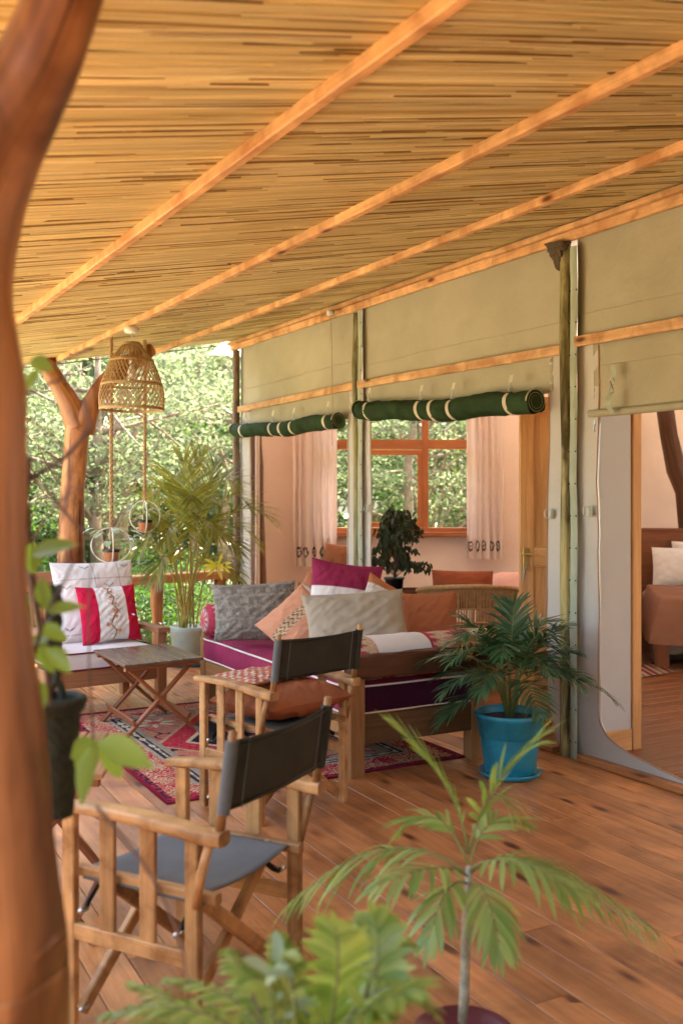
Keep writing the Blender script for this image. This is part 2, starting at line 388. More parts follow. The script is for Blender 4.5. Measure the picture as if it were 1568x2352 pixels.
BD=V3((-.463,.886,0)); BC=V3((.886,.463,0))
def clip_line(poly,p,d):
    s0,s1=-1e9,1e9
    A=sum(poly[i][0]*poly[(i+1)%len(poly)][1]-poly[(i+1)%len(poly)][0]*poly[i][1] for i in range(len(poly)))
    for i in range(len(poly)):
        a,b=poly[i],poly[(i+1)%len(poly)]; n=(-(b[1]-a[1]),b[0]-a[0])
        if A<0: n=(-n[0],-n[1])
        dn=d[0]*n[0]+d[1]*n[1]; f=(p[0]-a[0])*n[0]+(p[1]-a[1])*n[1]
        if abs(dn)<1e-9:
            if f<0: return None
        elif dn>0: s0=max(s0,-f/dn)
        else: s1=min(s1,-f/dn)
    return (s0,s1) if s1-s0>.05 else None
def boards(name,poly,bd,bc,width,maxlen,z,mat,parent,q0,q1,kind='floorboard'):
    q=q0; k=0
    while q<q1:
        r=clip_line(poly,bc*q,bd)
        if r:
            s=r[0]; first=True
            while s<r[1]-.02:
                L=random.uniform(.55,1.0)*maxlen if first else random.uniform(.75,1)*maxlen
                first=False
                e=min(r[1],s+L)
                if r[1]-e<.4: e=r[1]
                b_=MB(); zz=z-.011+random.uniform(-.0006,.0006)
                b_.beam(bc*q+bd*(s+.0012)+V3((0,0,zz)),bc*q+bd*(e-.0012)+V3((0,0,zz)),width-.0038,.022,ch=.0022)
                obj(kind,b_,mat,parent); s=e; k+=1
        q+=width
    return k
dp=[W(-9,-.12,0),W(T_COR+.25,-.12,0),W(T_COR+.25,2.9,0),(-3.3,5.2,0),(-2.7,-4.5,0)]
deck_poly=[(p[0],p[1]) for p in dp]
mb=MB(); mb.add([(x,y,-.03) for x,y in deck_poly],[list(range(5))],smooth=False)
mb.add([(x,y,-.2) for x,y in deck_poly],[list(range(5))],smooth=False)
deck=struct('floor',mb,M['backing'])
nb=boards('deck',deck_poly,BD,BC,.143,4.2,0,M['floor'],deck,-3.6,6.2)

# roof: reed ceiling between the purlins
def dmax(t): return 4.15-.2375*(t+3) if t>-3 else 4.15
T_R=T_COR+.12
def Rp(t,d,dz=0): return W(t,d,RH(d)+.03+dz)
mb=MB()
tt=[-12,-3,0,3,T_R]  # roof stretched unseen behind the camera to block light
mb.add([Rp(t,-.2,.03) for t in tt]+[Rp(t,dmax(t)+.02,.03) for t in tt],[[i,i+1,i+6,i+5] for i in range(4)],smooth=False)
mb.add([Rp(t,-.2,.06) for t in tt]+[Rp(t,dmax(t)+.02,.06) for t in tt],[[i,i+1,i+6,i+5] for i in range(4)],smooth=False)
ceiling=struct('ceiling',mb,M['backing'])
def strand(mbx,t0,d0,d1,wd,dz,col,seed,nseg=7,gap=None,lens=False):
    vs_=[];cl=[];uv={}
    o=random.random()*50
    for i in range(nseg+1):
        d=d0+(d1-d0)*i/nseg
        tw=t0+.06*d+.007*noise.noise(V3((d*1.1,seed*.37,3)))+.010*noise.noise(V3((d*.7,t0*2.2,9)))
        if gap:
            for (gt,gd,gl,gw) in gap:
                x=(d-gd)/gl
                if abs(x)<1:
                    y=tw-.06*d-gt
                    tw+=math.copysign(gw*(1-x*x)*math.exp(-abs(y)/.035),y)
        ww=wd*(1 if 0<i<nseg else .55) if not lens else wd*max(.06,math.sin(PI*i/nseg))
        z=dz+.003*noise.noise(V3((d*2,seed,1)))
        for (a,h) in ((-ww/2,.004),(-ww/4,-.001),(ww/4,-.001),(ww/2,.004)):
            vs_.append(Rp(tw+a,d,z+h)); cl.append(col); uv[len(vs_)-1]=(o+d,a+o)
    fs=[]
    for i in range(nseg):
        for k in range(3):
            a=i*4+k; fs.append([a,a+1,a+5,a+4])
    mbx.add(vs_,fs,uv,True,cl)
def reedcol(t=0,d=0):
    k=random.random(); b=random.uniform(.85,1.08)*(1+.24*noise.noise(V3((t*16,d*.5,3)))+.2*noise.noise(V3((t*5,d*.4,8))))
    if k<.72: c=(.76,.67,.36)
    elif k<.88: c=(.85,.77,.48)
    elif k<.96: c=(.56,.43,.18)
    else: c=(.25,.15,.05)
    return tuple(x*b for x in c)
gaps=[]
for _ in range(900):
    gt=random.uniform(-4.6,T_R); gaps.append((gt,random.uniform(0,4.0),random.uniform(.12,.5),random.uniform(.003,.012)))
gaps.sort()
gts=np.array([g[0] for g in gaps])
mb=MB(); t=-7.0; j=0; indiv=[]
while t<T_R:
    far=t<-4.5
    step=.02 if far else .0088
    i0,i1=np.searchsorted(gts,t-.09),np.searchsorted(gts,t+.09); g=gaps[i0:i1]
    d=-.12-random.random()*1.2; dm=dmax(t)
    while d<dm:
        L=random.uniform(1.0,2.6) if not far else 5
        d0,d1=max(d,-.12),min(d+L,dm+random.uniform(0,.05))
        if d1-d0>.05: strand(mb,t+random.uniform(-.002,.002),d0,d1,step*random.uniform(1.0,1.35),random.uniform(-.002,.003),reedcol(t,d0),j,7,g)
        d+=L-.06
    t+=step*random.uniform(.92,1.08); j+=1
rs=obj('reed_matting',mb,M['reed'],ceiling); rs['kind']='stuff'
for k in range(230):   # single reeds lying proud of the matting
    m2=MB(); tq=random.uniform(-3.6,1.5) if k<170 else random.uniform(1.5,T_R-.1); dq=random.uniform(.05,dmax(tq)-1.0)
    strand(m2,tq,dq,min(dq+random.uniform(.5,1.6),dmax(tq)),random.uniform(.006,.011),-.004,reedcol(),k*3.3,8)
    obj('reed',m2,M['reed'],ceiling)
mb=MB()
for k in range(520):   # short dark lens-shaped strands standing in for shaded gaps between reeds
    tq=random.uniform(-4.5,T_R-.05); dq=random.uniform(.02,dmax(tq)-.2); L=random.uniform(.12,.75); x=random.uniform(.7,1.3)
    strand(mb,tq,dq,min(dq+L,dmax(tq)),random.choice((.003,.004,.006,.009)),-.0025,(.30*x,.20*x,.07*x),k*1.7,8,None,True)
ds=obj('reed_gap_shade',mb,M['reed'],ceiling); ds['kind']='stuff'
# loose fibres hanging down
mb=MB()
for k in range(90):
    tq=random.uniform(-3.5,T_R-.2); dq=random.uniform(.1,dmax(tq)-.1); p=Rp(tq,dq,-.004); L=random.uniform(.01,.035)
    q=V3((random.uniform(-1,1),random.uniform(-1,1),-random.uniform(.2,1))).normalized()*L
    mb.c=(.8,.68,.42); mb.tube([p,p+q*.6,p+q+V3((.004,0,.003))],[.0012,.001,.0006],3,cap=False)
fb=obj('loose_fibres',mb,M['reed'],ceiling); fb['kind']='stuff'

def purlin(anchor,h=.044,w_=.038,t0=-11.5,joint=None):
    t,d=roofpoint(*anchor,dz=0.0)
    te=T_R
    if dmax(te)<d+.02: te=-3+(4.15-d)/.2375
    mbx=MB(); z=RH(d)+.026-h/2
    pts=np.linspace(t0,te,7)
    for a,b in zip(pts[:-1],pts[1:]):
        mbx.beam(W(a,d,z),W(b,d,z),w_,h,ch=.004)
    return obj('purlin',mbx,M['purlin'],ceiling),d
P1,d1=purlin((430,452)); P2,d2=purlin((840,477)); P3,d3=purlin((940,583)); print('purlin d',d1,d2,d3)
pm=MB(); d4=d1+.85; te=-3+(4.15-d4)/.2375
pm.beam(W(-7.5,d4,RH(d4)),W(te,d4,RH(d4)),.045,.05); obj('purlin',pm,M['purlin'],ceiling)
# end cable along the far edge
mb=MB(); mb.tube([Rp(T_R,d,-.035) for d in np.linspace(.02,2.2,14)],.006,6); obj('edge_wire',mb,M['twig'],ceiling)

# ================================================================ tent wall of canvas
def dw(t,h):
    k=min(1,.12+1.5*min(abs(t-.0),abs(t-T_MID),abs(t-T_COR)))
    return k*dw0(t,h)
def dw0(t,h):
    a=.034*noise.noise(V3((t*1.1,h*1.6,1)))+.022*noise.noise(V3((t*3.1+h*2.2,h*1.5,4)))
    a+=.009*noise.noise(V3((t*9+h*7,h*6-t*3,7)))
    return a
OPT=2.2
def cgrid(mbx,tA,tB,hA,hB,nt_=44,nh=24,amp=1.0,edge=None,off=0.0):
    def fn(u,v):
        h=hA+(hB-hA)*v; ta=tA(h) if callable(tA) else tA; tb=tB(h) if callable(tB) else tB
        t=ta+(tb-ta)*u; return W(t,off+dw(t,h)*amp,h)
    mbx.grid(fn,nt_,nh)
tent=thing('tent_wall','khaki canvas tent wall with wide openings along the inner side of the deck','tent wall',(0,0,0))
def panel(name,mat,*grids,**k):
    mbx=MB()
    for g in grids: cgrid(mbx,*g[0:4],**(g[4] if len(g)>4 else {}))
    nt_def=0
    o=obj(name,mbx,mat,tent)
    so=o.modifiers.new('s','SOLIDIFY'); so.thickness=.004; so.offset=0
    return o
# upper panels between top batten and mid rail, then valances down to the openings
HR=2.44
panel('canvas_panel',M['canvas'],(T_MID+.02,T_COR,HR,3.16),)
panel('canvas_panel',M['canvas'],(.02,T_MID-.02,HR,3.16),)
panel('canvas_panel',M['canvas'],(-3.4,-.04,HR,3.16,dict(nt_=40)))
panel('canvas_panel',M['canvas_low'],(-11,-3.4,.02,3.16,dict(nt_=30)))  # unseen stretch of wall added to block light from the right
panel('canvas_valance',M['canvas'],(T_MID+.1,T_COR-.1,OPT+.0,HR))
panel('canvas_valance',M['canvas'],(.17,T_MID-.05,OPT-.02,HR))
panel('canvas_valance',M['canvas'],(-3.4,-.17,2.02,HR,dict(nt_=36,nh=10)))
# side strips next to the posts
def tx(x,off=0):    # t of the wall line at photo column x
    k=(x-784)/FPX; return (1.38-k*5.94)/(k*UY-UX)
tL=tx(1258); tR=tx(1375); tmL=tx(800); tmR=tx(853)
def flare(h):       # door edge that sweeps outward near the sill
    return tR-.006*math.sin(h*3)-(max(0,(.42-h)/.42)**5.5)*1.35
def flareL(h): return tL+.10*max(0,(.5-h)/.5)**2*-1+.012*math.sin(h*2.3)
panel('canvas_strip',M['canvas_low'],(.03,flareL,.02,HR,dict(nt_=8,nh=60)))
panel('canvas_strip',M['canvas_low'],(flare,-.035,.02,HR,dict(nt_=12,nh=150)))
panel('canvas_strip',M['canvas_low'],(T_MID+.02,tmL,.02,HR,dict(nt_=6,nh=50)))
panel('canvas_strip',M['canvas_low'],(tmR,T_MID-.02,.02,HR,dict(nt_=6,nh=50)))
panel('canvas_strip',M['canvas_low'],(tx(577),T_COR,.02,HR,dict(nt_=6,nh=50)))
# zip piping along the door edges
def edge_tube(fn,h0,h1,r,mat,name,off=.008):
    mbx=MB(); pts=[]
    for h in h0+(h1-h0)*np.linspace(0,1,90)**1.6: t=fn(h); pts.append(W(t,dw(t,h)+off,h))
    mbx.tube(pts,r,6); return obj(name,mbx,mat,tent)
edge_tube(flare,.025,HR-.02,.003,M['peach'],'door_zip')
edge_tube(lambda h:flare(h)-.010,.03,2.0,.0035,M['steel'],'door_zip',.004)
edge_tube(flareL,.02,OPT,.003,M['peach'],'door_zip')
edge_tube(lambda h:tmR,.02,OPT,.004,M['web'],'door_zip')
edge_tube(lambda h:tmL,.02,OPT,.004,M['web'],'door_zip')
m=MB(); a_,b_=W(-9.2,-.0,1.55),W(-9.2,4.6,1.55); m.beam(a_,b_,.03,3.1); obj('canvas_panel',m,M['canvas_low'],tent)  # unseen end wall added across the deck to block light from behind
# stitched seams across the panels
for a,b,hh in ((T_MID+.03,T_COR-.03,2.66),(.05,T_MID-.04,2.60),(-3.3,-.08,2.62),(-3.3,-.2,2.30)):
    mbx=MB(); mbx.tube([W(t,dw(t,hh)+.004,hh+.01*math.sin(t)) for t in np.linspace(a,b,60)],.0022,4); obj('seam',mbx,M['canvas'],tent)
# timber: doubled top batten, mid rails, sills
mb=MB(); 
for a,b in zip(np.linspace(-3.6,T_R,5)[:-1],np.linspace(-3.6,T_R,5)[1:]): mb.beam(W(a,.05,3.085),W(b,.05,3.085),.03,.06)
obj('top_batten',mb,M['purlin'],tent)
mb=MB()
for a,b in zip(np.linspace(-3.6,T_R-.02,5)[:-1],np.linspace(-3.6,T_R-.02,5)[1:]): mb.beam(W(a,.088,3.128),W(b,.088,3.122),.04,.035)
obj('top_batten',mb,M['purlin'],tent)
for a,b,h0,h1 in ((T_MID+.055,T_COR-.03,2.455,2.445),(.06,T_MID-.02,2.425,2.455),(-3.4,-.05,2.415,2.455)):
    mb=MB(); mb.beam(W(a,.045,h0),W(b,.045,h1),.022,.062); obj('mid_rail',mb,M['purlin'],tent)
for a,b in ((-3.4,-.13),(.1,T_MID-.05),(T_MID+.08,T_COR)):
    mb=MB(); mb.beam(W(a,.03,.018),W(b,.03,.018),.085,.034); obj('sill',mb,M['floor'],tent)
# posts with the pale studded straps that lace the canvas to them
def pole(t,d,r,h0,h1,mat,label,seed,wob=.18):
    pts=[W(t+.012*noise.noise(V3((h*1.3,seed,0))),d+.01*noise.noise(V3((h,seed,5))),h) for h in np.linspace(h0,h1,30)]
    rr=[r*(1.12-.16*i/29+.08*noise.noise(V3((i*.3,seed,8)))) for i in range(30)]
    mbx=MB(); mbx.tube(pts,rr,12,wob=wob,seed=seed)
    o=obj('pole',mbx,mat,tent); o['label']=label; return o
pole(.014,.05,.029,0,3.06,M['lichen'],'lichened pole beside the bedroom doorway',2)
pole(T_MID+.01,.045,.026,0,3.04,M['lichen'],'lichened pole between the two lounge openings',3)
pole(T_COR+.0,.05,.036,-.1,3.05,M['bark'],'grey pole at the far corner of the tent',4)
def strap(t0,t1,h0,h1,off,seed):
    mbx=MB()
    def fn(u,v):
        h=h0+(h1-h0)*v; s=.012*noise.noise(V3((h*2,seed,1)))
        t=t0+(t1-t0)*u+s; return W(t,off+.012*math.sin(PI*u)+.006*noise.noise(V3((h*7,u*2,seed))),h)
    mbx.grid(fn,6,70); o=obj('strap',mbx,M['strap'],tent)
    for k in range(int((h1-h0)/.19)):
        h=h0+.1+.19*k
        for u in (.08,.9):
            m=MB(); p=fn(u,(h-h0)/(h1-h0)); m.lathe([(0,.003),(.005,.002),(.006,0)],8)
            n_=V3((-UY,UX,0)); s_=obj('stud',m,M['metal'],o); frame(s_,p+n_*.002,(UX,UY,0),n_)
strap(-.022,-.082,.0,3.02,.045,1); strap(T_MID-.005,T_MID-.075,.0,3.06,.04,2)
mb=MB(); mb.grid(lambda u,v:W(.035+.02*u,.04,3.0*v),2,40); obj('strap',mb,M['canvas_low'],tent)

# rolled-up door flaps and their webbing ties
def flap(t0,t1,h0,h1,r,label,ties,bands,endroll=True):
    root=thing('rolled_flap',label,'rolled flap',group='green canvas door flaps rolled up over the lounge openings')
    mbx=MB(); n=46
    def cen(u):
        t=t0+(t1-t0)*u; return W(t,.085+.01*math.sin(u*9),h0+(h1-h0)*u-.03*math.sin(PI*u)-.008*math.sin(u*15))
    def fn(u,v):
        a=2*PI*v; p=cen(u); rr=r*(1+.2*noise.noise(V3((u*7,math.cos(a)*1.2,math.sin(a)*1.2)))+.10*noise.noise(V3((u*26+math.sin(a)*2,math.cos(a)*2,2))))
        for tu in ties: rr*=1-.13*math.exp(-((u-tu)/.012)**2)
        if u<.03: rr*=math.sqrt(max(.02,1-((.03-u)/.03)**2*.9))
        return p+V3((-UY,UX,0))*math.cos(a)*rr+V3((0,0,1))*math.sin(a)*rr
    mbx.grid(fn,n*2,20); b=obj('flap_roll',mbx,M['green'],root)
    # spiral of canvas layers at each end
    for e,sg in ((0,-1),(1,1)):
        m=MB(); c=cen(e)
        pts=[]
        for k in range(70):
            a=k*.34; rr=r*(1.02-.0125*k)
            pts.append(c+V3((-UY,UX,0))*math.cos(a)*rr+V3((0,0,1))*math.sin(a)*rr+V3((UX,UY,0))*(sg*.004+.01*(1-e)))
        m.tube(pts,.0048,5); obj('flap_edge',m,M['web'],root)
        m=MB(); m.add([c]+[c+V3((-UY,UX,0))*math.cos(a)*r*.95+V3((0,0,1))*math.sin(a)*r*.95 for a in np.linspace(0,2*PI,17)[:-1]],[[0,i+1,(i+1)%16+1] for i in range(16)],smooth=False)
        obj('flap_core',m,M['green'],root)
    for tu in list(ties)+list(bands):
        m=MB(); hook=tu in ties
        def f2(u,v,tu=tu):
            uu=tu+(u-.5)*(.02 if r>.08 else .016)*(2.2/abs(t1-t0)); a=(-.35*PI+1.2*PI*v) if hook else 2*PI*v
            uu+=.012*math.sin(a)*(1 if not hook else .6)
            rr=r*(.92 if hook else 1.02)+.004; p=cen(uu)
            return p+V3((-UY,UX,0))*math.cos(a)*rr*(1)-V3((0,0,1))*math.sin(a)*rr*(1 if v<1 else 1)
        m.grid(f2,2,18); obj('tie_band',m,M['web'],root)
        if hook:
            c=cen(tu); top=c+V3((-UY*.3*r,UX*.3*r,r*1.02)); m=MB()
            m.tube([top+V3((0,0,-.01)),top+V3((UX*.02,UY*.02,.012)),top+V3((0,0,.035)),top+V3((-UX*.02,-UY*.02,.012)),top+V3((0,0,-.01))],.0025,5)
            m.tube([top+V3((0,0,.03)),top+V3((UX*.012,UY*.012,.045)),top+V3((0,0,.062)),top+V3((-UX*.012,-UY*.012,.045)),top+V3((0,0,.03))],.0025,5)
            obj('hook',m,M['steel'],root)
            m=MB(); m.grid(lambda u,v:top+V3((UX,UY,0))*(u-.5)*.035+V3((0,0,.055+.05*v))+V3((-UY,UX,0))*(-.012*v),2,3); obj('hook_tab',m,M['web'],root)
    return root
flap(tx(556)-.02,tx(799),2.235,2.19,.068,'shorter rolled green flap over the far opening, left of the thin pole',(.12,.42,.62,.93),(.52,))
flap(tx(846),tx(1256),2.245,2.135,.076,'longer rolled green flap over the nearer opening, between the two lichened poles',(.09,.42,.60,.90),(.50,))
# rolled lower edge of the bedroom valance
mb=MB(); mb.tube([W(t,.02+dw(t,2.03),2.03+.012*math.sin(t*2)) for t in np.linspace(-.16,-3.4,30)],.022,12); obj('valance_hem',mb,M['canvas'],tent)
def dring(t,h,label=None):
    m=MB(); p=W(t,.03,h); ux=V3((UX,UY,0))
    m.tube([p+ux*math.cos(a)*.022+V3((0,0,math.sin(a)*.028)) for a in np.linspace(0,2*PI,14)],.003,5,cap=False); o=obj('ring',m,M['steel'],tent)
    m=MB(); m.grid(lambda u,v:W(t-.02-.03*u,.026+.014*math.sin(PI*u),h-.03+.06*v),4,2); obj('ring_tab',m,M['strap'],o)
dring(tx(1353),1.46); dring(tx(1264),1.44); dring(tx(846),1.46)
# tie hanging on the bedroom valance
tq=tx(1424); m=MB(); m.grid(lambda u,v:W(tq+.018*(u-.5)*2,.05+.01*v,2.21+.07*v),3,3); obj('tie_tab',m,M['strap'],tent)
m=MB(); m.tube([W(tq+.015*math.cos(a),.065,2.19+.02*math.sin(a)) for a in np.linspace(0,2*PI,12)],.003,5)
m.tube([W(tq,.07,2.175),W(tq+.02,.07,2.13),W(tq-.02,.07,2.13),W(tq,.07,2.175)],.003,5); obj('tie_hook',m,M['steel'],tent)
m=MB(); m.grid(lambda u,v:W(tq+.02*(u-.5)*2,.066+.03*math.sin(PI*v),2.13-.12*v),2,8); obj('tie_strap',m,M['strap'],tent)
m=MB(); zt=flare(1.95)
m.beam(W(zt,.03,1.985),W(zt,.03,1.96),.014,.02); m.beam(W(zt,.035,1.96),W(zt,.035,1.915),.012,.006); obj('zip_pull',m,M['steel'],tent)
# mud nest on top of the near pole
rn=MB()
def nf(u,v):
    a=2*PI*u; z=v; r=(.016+.075*z**1.3)*(1+.25*noise.noise(V3((math.cos(a)*2,math.sin(a)*2,z*5)))+.15*noise.noise(V3((math.cos(a)*7,math.sin(a)*7,z*14))))
    return W(.055+math.cos(a)*r*1.05*(1 if math.cos(a)<0 else 1.1),.07+math.sin(a)*r*.55,2.90+.16*z+.012*math.cos(a))
rn.grid(nf,36,18); rn.add([W(.055,.07,3.05)]+[nf(k/18,1) for k in range(18)],[[0,k+1,(k+1)%18+1] for k in range(18)])
tag(obj('mud_nest',rn,M['mud']),'clump of a dried mud nest stuck where the near lichened pole meets the roof','nest')

# ================================================================ rooms behind the canvas
Z_B=11.5
def wallbox(name,x0,x1,y0,y1,z0,z1,mat,parent=None):
    mbx=MB(); mbx.box(x0,x1,y0,y1,z0,z1,ch=.001); return struct(name,mbx,mat,parent)
wx0,wx1,wz0,wz1=-.24,1.58,1.16,2.62
wb=wallbox('back_wall',-1.0,wx0,Z_B,Z_B+.14,0,3.3,M['pink'])
for a in ((wx1,3.35,0,3.3),(wx0,wx1,0,wz0),(wx0,wx1,wz1,3.3)):
    wallbox('wall_panel',a[0],a[1],Z_B,Z_B+.14,a[2],a[3],M['pink'],wb)
def quadwall(name,p,q,z0,z1,mat,th=.04):
    m=MB(); p=V3(p);q=V3(q); c=(z0+z1)/2; m.beam((p.x,p.y,c),(q.x,q.y,c),th,z1-z0,ch=.001); return struct(name,m,mat)
cW=W(T_COR-.08,-.12,0)
quadwall('lounge_end_wall',cW+V3((.03,0,0)),(-1.0,Z_B,0),0,3.2,M['pink'])
pe=W(-.07,-.40,0)
quadwall('dividing_wall',(pe.x+.0,pe.y+.06,0),((1447-784)/FPX*12.2-.02,12.2,0),0,3.2,M['pink'],.03)
quadwall('bedroom_wall',(3.2,12.25,0),(8.5,12.25,0),0,3.3,M['pink'],.1)
mb=MB()
for a,b,z0,z1 in (((8.5,12.25),(8.0,9.6),0,3.3),((8.0,9.6),(7.6,7.6),0,1.0),((7.6,7.6),(6.2,1.5),0,3.3)):
    mb.beam((a[0],a[1],(z0+z1)/2),(b[0],b[1],(z0+z1)/2),.08,z1-z0,ch=.001)
struct('bedroom_side_wall',mb,M['pink'])
pj=W(-.07,-.08,3.12)
m=MB(); m.add([pj,W(T_COR-.05,-.08,3.12),(-1.2,11.6,3.2),(3.25,11.6,3.2)],[[0,1,2,3]],smooth=False); struct('lounge_ceiling',m,M['ceil'])
m=MB(); m.add([W(-9,-.08,3.12),pj,(3.25,11.6,3.2),(3.4,12.3,3.2),(8.6,12.3,3.2),(6.3,1,3.12)],[list(range(6))],smooth=False); struct('bedroom_ceiling',m,M['ceil2'])
m=MB(); e_=[(p[0],p[1]) for p in (W(-9,.0,0),W(T_COR+.2,.0,0),V3((-1.6,12.0,0)),V3((8.9,12.8,0)),V3((7.2,.2,0)))]
m.add([(x,y,3.28) for x,y in e_]+[(2.6,7.2,4.6)],[[i,(i+1)%5,5] for i in range(5)],smooth=False); struct('roof',m,M['fly'])
# indoor floors, boards running inward
rd=V3((UY,-UX,0)); rc=V3((UX,UY,0))
ip=[W(-6.5,-.07,0),W(T_COR,-.07,0),(-1.3,11.6,0),(8.5,12.3,0),(6.4,1.5,0)]
ipoly=[(p[0],p[1]) for p in ip]
m=MB(); m.add([(x,y,-.012) for x,y in ipoly],[list(range(5))],smooth=False)
ifl=struct('room_floor',m,M['backing'])
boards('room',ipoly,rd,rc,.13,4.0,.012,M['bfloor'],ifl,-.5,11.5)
# nib wall and its pine jamb beside the bedroom opening
a,b=W(-.06,-.02,0),W(-.07,-.37,0)
nib=quadwall('nib_wall',a,b,.14,3.0,M['white_wall'],.06)
m=MB(); m.beam(V3((a.x,a.y,.075))+rc*-.004,V3((b.x,b.y,.075))+rc*-.004,.072,.13); obj('skirting',m,M['pine'],nib)
m=MB(); c_=W(-.07,-.415,0); m.beam((c_.x,c_.y,.0),(c_.x,c_.y,3.0),.085,.07,up=(rd.x,rd.y,0)); obj('door_jamb',m,M['pine'],nib)
# dark post at the far end of the lounge
m=MB(); pts=[P(588+3*math.sin(k*.7)-(k-5)*.9,1150,10.45)+V3((0,0,z-CAMH)) for k,z in enumerate(np.linspace(0,3.1,11))]
m.tube(pts,[.082+.006*math.sin(k*1.3) for k in range(11)],10,wob=.25,seed=3)
tag(obj('house_post',m,M['darkpost']),'dark brown squared post just inside the far end of the lounge','post')
# pine door standing open in the lounge
def pine_door():
    Z=7.2; s=FPX/Z; x0=(1192-784)/s; wd=.78; H=2.25
    root=thing('pine_door','tall knotty pine panelled door standing open behind the canvas strip, brass lever handle','door',(x0,Z,.02))
    st=.1
    for xx in (0,wd-st):
        m=MB(); m.beam((xx+st/2,0,0),(xx+st/2,0,H),st,.042,up=(0,1,0)); obj('stile',m,M['door'],root)
    hb=[(0,.22),(1.03,1.16),(H-.12,H)]
    for z0,z1 in hb:
        m=MB(); m.beam((st,0,(z0+z1)/2),(wd-st,0,(z0+z1)/2),.04,z1-z0); obj('cross_rail',m,M['door'],root)
    for z0,z1 in ((.22,1.03),(1.16,H-.12)):
        for xa,xb in ((st,.245),(.33,wd-st)):
            m=MB(); m.beam(((xa+xb)/2,.008,z0),((xa+xb)/2,.008,z1),xb-xa,.016,up=(0,1,0)); obj('door_panel',m,M['door'],root)
            m=MB()
            for q in ((xa+.004,z0,xa+.004,z1),(xb-.004,z0,xb-.004,z1)): m.beam((q[0],-.008,q[1]),(q[2],-.008,q[3]),.012,.012,up=(0,1,0))
            m.beam((xa,-.008,z0+.005),(xb,-.008,z0+.005),.012,.012); m.beam((xa,-.008,z1-.005),(xb,-.008,z1-.005),.012,.012)
            obj('panel_bead',m,M['door'],root)
        m=MB(); m.beam((.2875,0,z0),(.2875,0,z1),.085,.038,up=(0,1,0)); obj('muntin',m,M['door'],root)
    hx=.045; hz=1.115
    h=obj('handle_plate',MB().box(hx-.022,hx+.022,-.027,-.021,hz-.13,hz+.045,ch=.002),M['brass'],root)
    m=MB(); m.tube([(hx,-.02,hz),(hx,-.065,hz)],.008,8); m.tube([(hx-.04,-.07,hz+.008),(hx-.02,-.068,hz-.004),(hx,-.066,hz),(hx+.03,-.066,hz-.006),(hx+.06,-.07,hz-.002)],[.006,.008,.009,.007,.006],8); obj('lever',m,M['brass'],h)
    m=MB(); m.tube([(hx,-.025,hz-.085),(hx,-.055,hz-.085)],.003,6); m.tube([(hx+.012*math.cos(a),-.055,hz-.095+.012*math.sin(a)) for a in np.linspace(0,6.3,12)],.002,5)
    m.beam((hx-.012,-.056,hz-.10),(hx-.03,-.056,hz-.2),.01,.003); obj('key',m,M['steel'],h)
pine_door()
# window
def window():
    root=thing('lounge_window','wide cedar window with an opening casement in the pink back wall of the lounge','window',(0,Z_B,0))
    s=FPX/Z_B; X=lambda x:(x-784)/s; H=lambda y:CAMH-(y-1150)/s
    fr=M['window']; yy=-.01
    def bar(nm,x0,x1,z0,z1,d0=-.05,d1=.06,par=root):
        m=MB(); m.box(x0,x1,d0,d1,z0,z1); return obj(nm,m,fr,par)
    bar('window_frame',wx0,wx1,wz0,wz0+.05); bar('window_frame',wx0,wx1,wz1-.05,wz1)
    for x in (wx0,X(826),X(972)-.02,wx1-.05): bar('window_frame',x,x+.075,wz0+.05,wz1-.05,-.045,.055)
    for a,b in ((wx0+.075,X(826)),(X(826)+.075,X(972)-.02),(X(972)+.055,wx1-.05)): bar('transom',a,b,H(1032),H(1010),-.05,.05)
    bar('window_sill',wx0-.06,wx1+.06,wz0-.05,wz0,-.13,.02)
    x0,x1=X(826)+.08,X(972)-.022; z0,z1=wz0+.055,H(1034)
    ca=bar('casement',x0,x1,z0,z0+.06,-.07,-.03); 
    bar('casement_rail',x0,x1,z1-.06,z1,-.07,-.03,ca); bar('casement_rail',x0,x0+.05,z0+.06,z1-.06,-.07,-.03,ca); bar('casement_rail',x1-.05,x1,z0+.06,z1-.06,-.07,-.03,ca)
    for a,b in ((wx0+.075,X(826)),(X(826)+.075,X(972)-.02),(X(972)+.055,wx1-.05)):
        for c,d in ((wz0+.05,H(1032)),(H(1010),wz1-.05)):
            m=MB(); m.add([(a,.01,c),(b,.01,c),(b,.01,d),(a,.01,d)],[[0,1,2,3]],smooth=False); obj('pane',m,M['glass'],root)
window()
